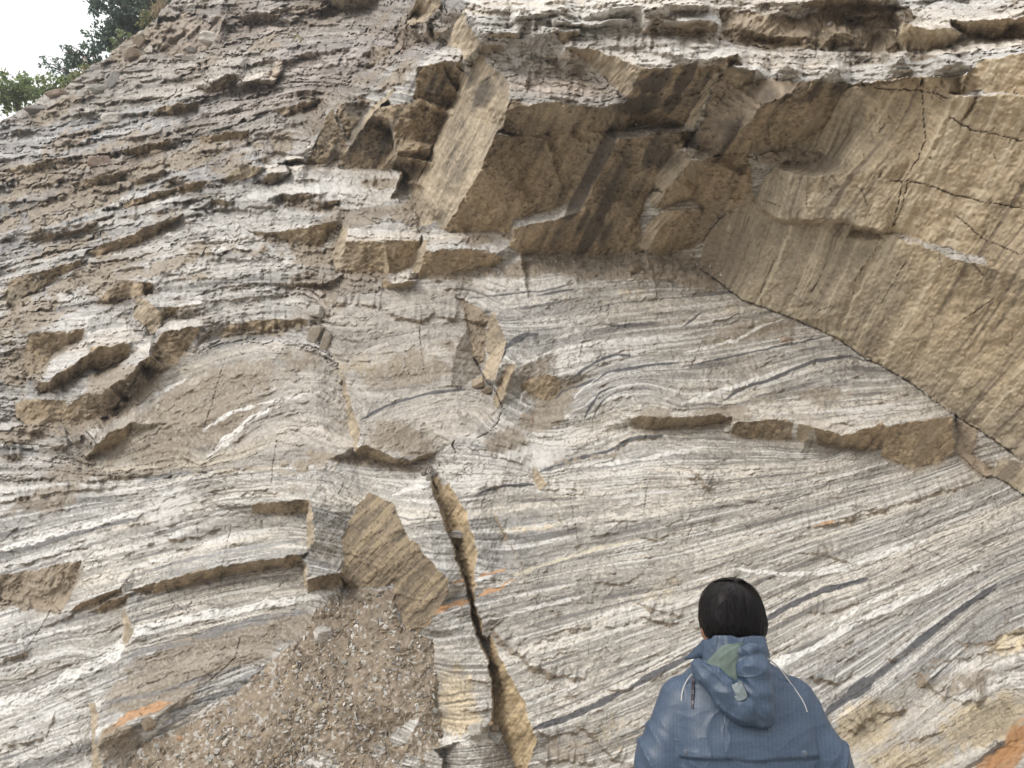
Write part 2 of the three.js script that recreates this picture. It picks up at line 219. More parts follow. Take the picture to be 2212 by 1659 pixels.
// -- fold and the ledge under it
F('R', 'fold_underside', [1354, 902, .2], [1400, 899, .3], [1475, 901, .3], [1558, 893, .26], [1580, 904, .22], [1575, 917, .05], [1475, 924, .04], [1414, 929, .04], [1370, 920, .06]);
F('R', 'rock_step', [1585, 913, .24], [1640, 908, .3], [1702, 906, .32], [1714, 914, .32], [1708, 951, .06], [1660, 949, .05], [1602, 944, .04], [1578, 936, .05]);
F('G', 'rock_block', [1725, 917, .42], [1737, 919, .46], [1758, 921, .46], [1738, 958, .12], [1721, 950, .1]);
F('P', 'rock_block', [1690, 884, .2], [1760, 898, .26], [1850, 922, .36], [1820, 942, .4], [1765, 922, .42], [1722, 914, .42]);
F('R', 'rock_step', [1760, 922, .42], [1818, 942, .4], [1862, 928, .42], [1905, 914, .46], [1918, 925, .46], [1903, 962, .1], [1868, 974, .06], [1766, 957, .06]);
F('R', 'rock_block', [1920, 924, .48], [1980, 908, .5], [2056, 902, .34], [2062, 978, .04], [2020, 1000, .04], [1968, 1011, .05], [1902, 984, .07]);
F('D', 'rock_recess', [2062, 900, -.05], [2112, 928, .02], [2098, 982, -.1], [2148, 1018, -.08], [2130, 1030, -.02], [2070, 985, -.02]);
F('W', 'rock_block', [2142, 1026, .08], [2165, 985, .18], [2215, 1000, .3], [2300, 1050, .4], [2300, 1110, .2], [2215, 1072, .1]);
// -- lower-left steps and blocks
F('R', 'rock_step', [540, 1090, .2], [600, 1086, .26], [668, 1080, .3], [665, 1106, .02], [600, 1108, .02], [545, 1108, .02]);
F('G', 'joint_face', [668, 1080, .3], [676, 1106, .34], [677, 1170, .34], [667, 1188, .2], [662, 1150, .03], [664, 1108, .02]);
F('R', 'rock_step', [283, 1273, .12], [367, 1249, .26], [467, 1225, .33], [657, 1195, .36], [654, 1217, .06], [480, 1241, .05], [370, 1274, .03], [317, 1283, .02]);
F('R', 'rock_step', [153, 1316, .1], [200, 1293, .2], [262, 1270, .24], [262, 1278, .1], [215, 1302, .05], [160, 1322, .02]);
F('R', 'rock_step', [187, 1324, .06], [235, 1300, .16], [282, 1281, .18], [268, 1303, .02], [225, 1318, .01]);
F('R', 'rock_block', [663, 1253, .4], [700, 1245, .42], [737, 1236, .36], [738, 1263, .1], [700, 1272, .05], [664, 1281, .04]);
F('G', 'joint_face', [655, 1218, .05], [664, 1222, .4], [664, 1253, .4], [664, 1282, .04], [656, 1262, .02]);
F('D', 'earth_recess', [0, 1243, .12], [70, 1232, .1], [140, 1216, .1], [177, 1214, .1], [160, 1260, -.1], [148, 1296, -.08], [130, 1325, 0], [60, 1310, -.04], [0, 1300, -.02]);
F('G', 'joint_face', [267, 1322, .06], [272, 1318, .2], [285, 1360, .2], [279, 1390, .12], [264, 1390, .02]);
F('G', 'joint_face', [193, 1520, .02], [206, 1516, .22], [213, 1540, .26], [205, 1590, .3], [222, 1668, .3], [198, 1668, .05], [198, 1590, .02]);
// dusty oblique joint face beside the pillar, its shade painted in as darker brown
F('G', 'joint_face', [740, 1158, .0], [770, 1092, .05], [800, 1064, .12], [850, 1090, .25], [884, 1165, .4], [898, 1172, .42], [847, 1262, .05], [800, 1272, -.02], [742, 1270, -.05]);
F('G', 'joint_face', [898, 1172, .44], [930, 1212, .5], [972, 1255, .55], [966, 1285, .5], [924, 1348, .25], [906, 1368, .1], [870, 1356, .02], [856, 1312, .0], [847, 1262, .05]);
// left cluster of blocks
F('R', 'rock_step', [22, 604, .16], [99, 583, .3], [175, 559, .2], [182, 566, .1], [140, 590, .1], [99, 612, .06], [91, 628, .04], [60, 632, .05], [36, 672, .02], [15, 668, .02], [17, 622, .12]);
F('R', 'rock_step', [233, 626, .2], [255, 605, .34], [298, 608, .4], [333, 613, .36], [329, 631, .1], [281, 643, .06], [233, 658, .02], [207, 653, .02]);
F('P', 'white_cap', [298, 637, .3], [367, 632, .22], [441, 635, .2], [437, 652, .3], [385, 663, .4], [346, 663, .46], [333, 661, .48], [316, 646, .42]);
F('G', 'rock_block', [294, 639, .3], [316, 648, .43], [333, 663, .5], [350, 674, .42], [354, 687, .34], [333, 722, .1], [322, 722, .06], [311, 700, .08], [290, 687, .1]);
F('R', 'rock_block', [346, 665, .46], [385, 665, .4], [376, 679, .24], [354, 687, .3], [350, 675, .4]);
F('P', 'white_cap', [99, 685, .2], [173, 670, .18], [225, 670, .18], [194, 691, .3], [190, 708, .42], [147, 715, .48], [91, 716, .48], [60, 703, .36], [99, 696, .28]);
F('R', 'rock_block', [65, 721, .42], [91, 718, .48], [147, 717, .48], [185, 713, .42], [176, 734, .26], [121, 760, .16], [95, 791, .04], [86, 808, .02], [60, 812, .01], [50, 782, .04], [56, 743, .2]);
F('P', 'white_cap', [188, 718, .42], [216, 713, .3], [281, 704, .22], [290, 720, .28], [320, 732, .3], [277, 741, .44], [242, 746, .5], [199, 749, .52]);
F('R', 'rock_block', [196, 751, .52], [242, 748, .5], [277, 744, .44], [282, 760, .26], [264, 782, .1], [216, 800, .03], [205, 792, .12], [190, 790, .2]);
F('P', 'rock_slab', [186, 735, .4], [194, 762, .5], [108, 821, .42], [82, 825, .32], [86, 804, .22], [125, 768, .28]);
F('R', 'rock_block', [195, 765, .5], [190, 791, .26], [173, 808, .12], [121, 836, .02], [91, 846, .02], [76, 838, .12], [82, 828, .3], [109, 823, .42]);
F('P', 'rock_slab', [324, 738, .38], [324, 765, .48], [268, 816, .5], [216, 846, .46], [177, 851, .38], [186, 830, .3], [242, 806, .3], [281, 772, .3]);
F('R', 'rock_block', [325, 768, .48], [318, 795, .26], [309, 798, .2], [268, 860, .1], [251, 881, .06], [225, 901, .02], [186, 910, .02], [134, 917, .01], [125, 908, .06], [147, 877, .22], [182, 855, .38], [218, 849, .46], [270, 819, .5]);
F('D', 'rock_recess', [320, 799, -.05], [346, 800, .02], [298, 845, .02], [259, 888, .02], [228, 910, .0], [228, 902, -.14], [254, 881, -.16], [271, 860, -.14], [312, 799, -.06]);
F('P', 'white_cap', [363, 696, .3], [389, 687, .24], [432, 691, .22], [441, 702, .26], [389, 712, .42], [366, 710, .42]);
F('R', 'rock_block', [346, 722, .36], [366, 712, .43], [389, 714, .43], [439, 704, .26], [415, 739, .14], [389, 773, .06], [359, 796, .02], [322, 796, .03], [329, 765, .14], [337, 739, .26]);
F('R', 'rock_block', [35, 868, .1], [56, 860, .22], [90, 862, .26], [147, 868, .18], [130, 907, .02], [99, 917, .02], [60, 921, .02], [32, 899, .02]);
// steps and small blocks of the thin white beds, centre left
F('P', 'white_slab', [640, 366, .05], [860, 368, .06], [880, 400, .06], [880, 425, .08], [760, 455, .14], [690, 440, .2], [684, 418, .22], [604, 420, .2], [560, 437, .14], [500, 432, .12], [600, 398, .06]);
F('R', 'rock_step', [604, 423, .2], [684, 420, .24], [664, 432, .06], [640, 436, .03], [608, 436, .03]);
F('R', 'rock_step', [690, 446, .06], [712, 436, .2], [735, 430, .2], [730, 446, .03]);
F('R', 'rock_step', [459, 432, .12], [500, 434, .16], [496, 445, .02], [462, 440, .02]);
F('P', 'rock_cap', [572, 356, .2], [656, 359, .2], [650, 368, .24], [610, 374, .34], [580, 371, .34]);
F('R', 'rock_block', [563, 393, .06], [580, 372, .34], [609, 375, .34], [600, 394, .05], [587, 398, .03]);
F('P', 'rock_slab', [617, 338, .2], [658, 336, .2], [656, 343, .3], [617, 344, .3]);
F('R', 'rock_step', [617, 345, .3], [656, 344, .3], [654, 352, .05], [618, 352, .05]);
F('R', 'rock_step', [531, 497, .06], [587, 502, .18], [621, 497, .28], [680, 488, .38], [722, 478, .36], [726, 488, .2], [697, 533, .02], [652, 527, .02], [608, 516, .02], [565, 509, .02]);
F('R', 'rock_step', [621, 617, .1], [680, 612, .14], [723, 606, .14], [724, 613, .02], [680, 620, .02], [625, 623, .02]);
F('R', 'rock_step', [496, 698, .1], [565, 692, .16], [669, 688, .16], [665, 700, .06], [587, 715, .02], [522, 714, .01], [470, 726, .01]);
F('R', 'rock_step', [375, 410, .05], [400, 396, .2], [436, 391, .24], [455, 393, .2], [427, 411, .02], [380, 416, .02]);
F('R', 'rock_step', [276, 392, .06], [310, 380, .18], [342, 371, .22], [354, 366, .2], [345, 385, .03], [293, 401, .02]);
F('G', 'rock_bed', [483, 384, .1], [522, 357, .28], [565, 359, .34], [561, 371, .2], [522, 391, .06], [490, 394, .03]);
F('R', 'rock_step', [268, 440, .05], [330, 418, .2], [400, 402, .16], [396, 412, .02], [330, 432, .02], [272, 450, .02]);
F('R', 'rock_step', [60, 512, .1], [90, 504, .22], [140, 500, .26], [215, 480, .2], [190, 496, .03], [120, 516, .02], [70, 520, .02]);
// broken ground of the upper left
F('G', 'rock_bed', [898, -6, 1.9], [953, -6, 2.1], [953, 11, 1.95], [917, 49, 1.6], [879, 52, 1.3]);
F('D', 'earth_scar', [876, 53, 1.3], [890, 55, 1.45], [904, 74, 1.35], [930, 72, 1.5], [931, 90, 1.25], [904, 95, 1.2], [860, 115, .95], [846, 131, .85], [857, 79, 1.05]);
F('R', 'rock_notch', [921, 70, 1.72], [955, 70, 1.85], [945, 84, 1.55], [931, 90, 1.4]);
F('R', 'rock_step', [797, 101, .75], [849, 100, 1.0], [836, 120, .8], [800, 148, .55], [796, 120, .6]);
F('R', 'rock_step', [640, 118, .3], [665, 112, .45], [690, 108, .45], [680, 124, .26], [650, 128, .2]);
F('R', 'rock_step', [500, 40, .2], [540, 30, .42], [610, 34, .42], [600, 44, .2], [540, 48, .1]);
F('R', 'rock_step', [250, 330, .05], [300, 318, .28], [370, 300, .26], [360, 316, .05], [300, 336, .02]);
F('R', 'rock_step', [420, 300, .05], [470, 288, .26], [540, 280, .28], [530, 296, .06], [450, 312, .03]);
F('R', 'rock_step', [150, 400, .05], [210, 384, .26], [270, 372, .22], [262, 388, .03], [190, 408, .02]);
F('R', 'rock_step', [590, 240, .2], [640, 226, .4], [690, 214, .42], [684, 232, .22], [620, 250, .14]);
F('R', 'rock_step', [0, 372, .05], [60, 356, .26], [110, 344, .22], [104, 360, .03], [40, 380, .02]);
F('R', 'rock_step', [330, 236, .05], [380, 224, .28], [430, 218, .28], [424, 236, .06], [370, 246, .03]);
F('R', 'rock_block', [187, 989, .12], [205, 962, .3], [240, 934, .38], [288, 913, .35], [284, 932, .2], [247, 968, .03], [187, 992, .02]);
// scree fan and the outcrops standing in it
F('E', 'scree_slope', [854, 1323, .1], [864, 1353, .1], [905, 1370, .1], [935, 1383, .1], [938, 1430, .06], [948, 1473, .04], [944, 1500, .03], [955, 1580, .05], [958, 1680, .1], [960, 1830, .2], [150, 1830, .2], [262, 1680, .05], [300, 1606, .02], [347, 1594, .02], [427, 1553, .05], [500, 1506, .08], [567, 1443, .1], [612, 1405, .12], [660, 1370, .15], [680, 1320, .12], [745, 1272, .0], [800, 1276, .02], [850, 1270, .05]);
F('S', 'rock_outcrop', [840, 1578, .16], [880, 1552, .2], [917, 1533, .2], [900, 1570, .24], [880, 1606, .22], [846, 1616, .2]);
F('S', 'rock_outcrop', [796, 1608, .12], [830, 1598, .15], [836, 1625, .15], [800, 1640, .1]);
F('S', 'rock_outcrop', [850, 1650, .2], [900, 1628, .22], [955, 1612, .25], [955, 1690, .25], [850, 1690, .2]);
F('S', 'rock_outcrop', [640, 1640, .1], [690, 1615, .14], [730, 1625, .14], [735, 1690, .1], [630, 1690, .1]);

// the broken blocks on top right stand further back, so that the bed under them is a lit ledge
for (const f of FACETS) for (const p of f.pts) if (p[1] < 116 && p[0] > 1480 && f.name !== 'rock_wall') p[2] -= 0.5 * clamp((p[0] - 1480) / 160);
// spot heights (x, y, h)
const SPOTS = [[1100, 60, 2.7], [1200, 60, 2.75], [1300, 50, 2.85], [1250, 100, 2.65], [1160, 120, 2.38], [1200, 140, 2.26], [1400, 60, 2.9], [1500, 60, 2.95], [1450, 100, 2.95], [1600, 60, 2.9], [1600, 100, 2.9], [1700, 140, 2.8], [1700, 80, 2.85], [1800, 100, 2.8], [1800, 150, 2.75], [1900, 60, 2.85], [1950, 120, 2.8], [2050, 60, 2.85], [2050, 130, 2.85], [2180, 60, 3.0], [2100, 10, 2.9], [1000, -20, 2.75], [1100, -20, 2.8], [1300, -30, 2.9], [1500, -30, 3], [1800, -30, 2.95], [2212, -30, 3.1],
  [940, 60, 1.6], [900, 30, 1.4], [930, 0, 1.9], [880, 80, 1.2], [940, 110, 1.5], [860, 150, 1.1], [800, 180, .9], [780, 120, .7], [740, 170, .6], [700, 200, .4], [820, 60, .7], [840, 110, .95], [650, 250, .2], [870, 180, 1.2], [860, 0, .9], [1030, 140, 2.15], [1120, 150, 2.4],
  [560, 800, .22], [480, 850, .2], [620, 900, .2], [420, 900, .12], [600, 740, .15], [850, 800, .2], [900, 900, .25], [850, 940, .33], [900, 720, .1], [1200, 720, .2], [1300, 690, .1], [1150, 780, .25], [1350, 860, .32], [1420, 870, .34], [1500, 840, .25], [1280, 870, .2], [1300, 930, .0], [1200, 950, .0], [1450, 700, .05], [1600, 760, .08], [1700, 820, .12], [1850, 850, .2], [1950, 880, .3],
  [1100, 1100, .1], [1200, 1150, .12], [1150, 1300, .25], [1100, 1330, .25], [1200, 1400, .28], [1300, 1250, .15], [1500, 1200, .15], [1700, 1250, .15], [1900, 1350, .2], [2050, 1250, .12], [1800, 1080, .12], [900, 1120, .35], [930, 1180, .4], [960, 1200, .36], [985, 1290, .34], [1000, 1330, .32], [1000, 1450, .3], [1000, 1550, .3],
  [450, 1160, .02], [560, 1160, .0], [400, 1200, .1], [500, 1280, .02], [600, 1250, .02], [420, 1340, .15], [600, 1310, .15], [450, 1440, .2], [330, 1480, .2], [280, 1560, .25], [100, 1500, .05], [60, 1600, .08], [150, 1400, .05], [100, 1130, .1], [250, 1130, .1], [2000, 1600, .55], [2150, 1600, .75], [2150, 1500, .45], [1900, 1560, .3], [2100, 1660, .8], [1900, 1680, .5],
  [300, 250, .1], [200, 330, .2], [400, 330, .15], [100, 420, .1], [300, 430, .2], [500, 330, .2], [600, 200, .2], [480, 100, .25], [650, 80, .3], [300, 150, .1], [100, 330, .2]];

for (const p of SPOTS) if (p[1] < 116 && p[0] > 1480) p[2] -= 0.5 * clamp((p[0] - 1480) / 160);

// skyline of the slope on the left
const CREST0 = [[-420, 430], [-160, 330], [0, 262], [56, 234], [99, 204], [147, 186], [198, 143], [238, 117], [258, 97], [278, 79], [317, 58], [341, 36], [349, 20], [369, 6], [377, -8], [400, -60], [430, -140], [470, -330]];
const CREST = []; for (let k = 0; k + 1 < CREST0.length; k++) { const [ax, ay] = CREST0[k], [bx, by] = CREST0[k + 1], n = Math.max(1, Math.round(Math.hypot(bx - ax, by - ay) / 7)); for (let i = 0; i < n; i++) { const t = i / n, e = 4.5 * n2(k * 3.1 + t * n * 0.45, 2.5, 5) + 2.5 * n2(k * 7 + t * n, 8.5, 6); CREST.push([lerp(ax, bx, t) + e * 0.5, lerp(ay, by, t) + e]); } } CREST.push(CREST0[CREST0.length - 1]);

// bedding: [level, x, y, x, y ...] lines along which one bed runs across the face (levels count downwards)
const BEDS = [
  [1465, 1085, 1600, 1154, 1573, 1220, 1553, 1354, 1490, 1474, 1426, 1642, 1346, 1775, 1276, 1872, 1250, 2020, 1180, 2260, 1075],
  [1560, 1480, 1530, 1688, 1430, 1842, 1346, 2025, 1263, 2260, 1150],
  [1700, 1600, 1620, 1792, 1533, 1902, 1453, 2042, 1340, 2155, 1260, 2260, 1215],
  [1830, 1750, 1690, 1850, 1640, 1950, 1560, 2050, 1470, 2150, 1390, 2260, 1330], [1960, 1850, 1760, 2000, 1659, 2100, 1600, 2260, 1530],
  [1340, 1075, 1442, 1160, 1415, 1237, 1393, 1337, 1356, 1474, 1320, 1620, 1262, 1800, 1190, 2000, 1120, 2260, 1010],
  [1240, 1030, 1290, 1077, 1276, 1130, 1262, 1250, 1240, 1400, 1225],
  [1158, 1040, 1230, 1114, 1240, 1204, 1210, 1287, 1186, 1474, 1140, 1640, 1100, 1800, 1060, 1960, 1020],
  [1050, 1034, 1066, 1087, 1050, 1154, 1046, 1260, 1050, 1400, 1035, 1550, 1040],
  [948, 1167, 1020, 1237, 993, 1310, 976, 1364, 946, 1430, 943, 1600, 955, 1800, 975],
  [905, 1250, 925, 1350, 912, 1475, 910, 1580, 905, 1700, 898, 1900, 885, 2040, 870],
  [835, 1568, 863, 1598, 840, 1675, 816, 1758, 780, 1842, 766],
  [790, 1150, 872, 1197, 860, 1290, 820, 1337, 800, 1404, 790, 1474, 783, 1600, 770, 1760, 735, 1830, 728],
  [850, 1262, 900, 1285, 860, 1330, 838, 1390, 830, 1440, 845, 1480, 872],
  [730, 1120, 800, 1160, 775, 1220, 753, 1304, 740, 1404, 730, 1475, 726, 1600, 705, 1700, 678],
  [615, 1074, 655, 1180, 630, 1300, 605, 1420, 600],
  [670, 1080, 700, 1200, 690, 1350, 668, 1500, 655, 1620, 640],
  [850, 780, 906, 837, 876, 924, 850, 1004, 840, 1040, 842], [720, 745, 768, 850, 728, 960, 705, 1010, 700], [640, 700, 680, 850, 655, 965, 640], [930, 800, 965, 870, 930, 960, 905, 1040, 890],
  [870, 433, 990, 467, 946, 567, 880, 633, 853, 700, 840], [690, 410, 762, 483, 705, 567, 693, 667, 690], [780, 230, 985, 300, 886, 360, 830, 460, 790, 560, 762, 690, 770], [930, 500, 985, 570, 930, 650, 900, 720, 910],
  [1000, -100, 1050, 0, 1030, 150, 1025, 300, 1035, 420, 1020, 560, 1003, 700, 1000, 800, 1015], [1090, -100, 1230, 0, 1190, 167, 1140, 300, 1106, 450, 1052, 600, 1035, 720, 1040], [1220, -100, 1390, 0, 1362, 153, 1318, 283, 1276, 467, 1226, 657, 1196],
  [1310, 200, 1420, 283, 1373, 433, 1332, 567, 1306, 700, 1283], [1400, -100, 1570, 0, 1530, 83, 1496, 167, 1453, 260, 1413, 417, 1376, 533, 1345, 650, 1330], [1520, -100, 1700, 0, 1659, 227, 1580, 367, 1520, 567, 1440], [1600, 150, 1760, 330, 1640, 500, 1560],
  [1092, 860, 1150, 920, 1130, 970, 1126], [1195, 940, 1262, 977, 1256, 1008, 1253], [1250, 924, 1346, 944, 1320, 1017, 1293], [1305, 940, 1402, 990, 1386, 1050, 1392], [1378, 945, 1512, 1000, 1490, 1060, 1494], [1452, 950, 1610, 1000, 1590, 1060, 1585],
  [560, -100, 680, 0, 650, 250, 590, 500, 562, 720, 560], [640, 440, 660, 560, 630, 680, 628],
  [430, -100, 590, 0, 545, 200, 490, 400, 432, 560, 402, 700, 390, 860, 392], [330, -100, 450, 0, 405, 250, 352, 450, 300, 600, 250, 680, 225], [200, 100, 265, 400, 205, 600, 165, 760, 140], [100, 300, 110, 500, 80, 750, 60], [30, 350, 40, 600, 10, 800, -20],
  [160, 1100, 160, 1200, 168, 1300, 185], [40, 1010, 40, 1300, 42, 1500, 25, 1900, 15, 2260, 5], [115, 1290, 112, 1500, 108, 1700, 130, 1830, 140, 2000, 128, 2260, 95], [215, 1105, 215, 1250, 228, 1354, 221, 1480, 206], [175, 1600, 172, 1840, 176, 2050, 160, 2260, 125],
  [520, 920, 525, 1010, 515, 1100, 515], [500, 754, 505, 900, 500],
];
// veins: [kind, half width, x, y ...]   k dark hornblende, s slate grey, q white quartz, o orange, c cream
const VEINS = [
  ['k', 6, 1154, 1573, 1220, 1553, 1287, 1523, 1354, 1490, 1420, 1452, 1474, 1426, 1560, 1388, 1642, 1346, 1708, 1306, 1775, 1276, 1830, 1262, 1872, 1250],
  ['k', 11, 1770, 1560, 1792, 1533, 1842, 1498, 1902, 1453], ['k', 7, 1880, 1470, 1902, 1453, 1968, 1400, 2042, 1340, 2108, 1293, 2152, 1262],
  ['k', 5, 1167, 1020, 1200, 1005, 1237, 993, 1310, 976, 1364, 948, 1390, 943, 1430, 943], ['k', 2.5, 1144, 993, 1200, 980, 1264, 966], ['k', 4.5, 1034, 1066, 1087, 1050, 1154, 1046],
  ['k', 4, 780, 906, 837, 876, 880, 862, 924, 850, 1004, 840], ['k', 7, 1092, 752, 1110, 738, 1137, 724, 1160, 722], ['k', 4, 1060, 812, 1075, 790, 1094, 757],
  ['k', 3.5, 1237, 816, 1270, 793, 1304, 773, 1330, 766, 1362, 768], ['k', 3, 1200, 862, 1215, 845, 1290, 820, 1310, 806, 1337, 799, 1404, 789, 1474, 782], ['k', 3, 1262, 905, 1275, 875, 1300, 845, 1330, 835],
  ['k', 2.2, 1280, 905, 1296, 872, 1320, 852], ['k', 3.5, 1566, 865, 1598, 840, 1675, 816, 1720, 796, 1758, 780, 1842, 767], ['k', 2, 1475, 793, 1560, 775, 1675, 750, 1792, 726], ['k', 2, 1010, 645, 1100, 635, 1180, 628, 1240, 612], ['k', 3, 1160, 640, 1200, 630, 1240, 625],
  ['k', 3, 1475, 706, 1500, 686, 1515, 675], ['k', 2.5, 1300, 700, 1340, 704, 1400, 700],
  ['s', 9, 417, 1378, 480, 1362, 533, 1346, 600, 1330, 663, 1320], ['s', 10, 333, 1592, 380, 1550, 427, 1524, 500, 1490, 567, 1446], ['s', 4, 270, 1420, 340, 1400, 420, 1385], ['s', 5, 220, 1520, 330, 1500, 420, 1470, 520, 1440], ['s', 5, 30, 1180, 100, 1165, 200, 1140, 300, 1122], ['s', 6, 300, 1045, 360, 1025, 420, 1020], ['s', 4, 260, 1255, 380, 1215, 500, 1190, 660, 1165],
  ['s', 5, 60, 510, 140, 480, 200, 468], ['s', 5, 0, 540, 40, 530, 80, 522],
  ['q', 13, -60, 1560, 0, 1530, 83, 1496, 167, 1453, 240, 1420, 268, 1385, 283, 1368, 317, 1358], ['q', 9, 313, 1352, 433, 1330, 500, 1322, 567, 1306, 640, 1296, 720, 1278], ['q', 8, 1570, 1478, 1620, 1455, 1688, 1430, 1740, 1408, 1775, 1391, 1842, 1346, 1925, 1310, 1980, 1285, 2025, 1263, 2120, 1220],
  ['q', 4.5, 1220, 753, 1260, 746, 1304, 739, 1404, 730, 1475, 725], ['q', 3, 1100, 800, 1130, 782, 1180, 765, 1220, 753], ['q', 3.5, 1124, 870, 1130, 850, 1160, 825, 1185, 815], ['q', 3, 1125, 872, 1150, 880], ['q', 2.5, 1240, 860, 1270, 830, 1300, 812], ['q', 6, 1480, 870, 1540, 850, 1600, 832, 1660, 812, 1700, 795], ['q', 4, 1480, 760, 1530, 750, 1590, 735, 1650, 702, 1690, 690],
  ['q', 7, 450, 985, 490, 950, 540, 905, 580, 885], ['q', 4, 440, 930, 500, 890, 580, 870, 690, 845], ['q', 4, 300, 880, 340, 850, 400, 820], ['q', 6, 1590, 1228, 1640, 1235, 1700, 1240, 1760, 1236, 1830, 1225, 1900, 1200, 2000, 1165], ['q', 6, 0, 1188, 100, 1160, 167, 1141, 280, 1112, 330, 1096],
  ['q', 5, 1015, 1255, 1060, 1245], ['q', 4, 880, 1080, 960, 1085], ['q', 4, 850, 1070, 900, 1050, 940, 1055], ['q', 4, 1250, 1010, 1330, 1000, 1420, 985, 1520, 965],
  ['c', 3.5, 1110, 1242, 1160, 1226, 1204, 1212, 1287, 1186, 1380, 1165], ['c', 3, 1120, 1145, 1180, 1140, 1220, 1130], ['q', 4, 1780, 1360, 1860, 1310, 1960, 1260],
  ['o', 7, 922, 1352, 930, 1330, 944, 1320, 980, 1305, 1018, 1294], ['o', 3.5, 977, 1257, 1010, 1252], ['o', 5.5, 1034, 1287, 1055, 1277, 1077, 1275], ['o', 3.5, 1077, 1276, 1095, 1258, 1112, 1250], ['o', 10, 225, 1585, 283, 1546, 320, 1532, 367, 1517], ['o', 5, 1036, 1245, 1090, 1232], ['o', 3, 1755, 1135, 1800, 1128],
  ['b', 7, 2070, 1672, 2140, 1626, 2240, 1560], ['o', 12, 2120, 1672, 2180, 1620, 2240, 1590], ['o', 6, 2120, 1610, 2170, 1580, 2230, 1545],
];
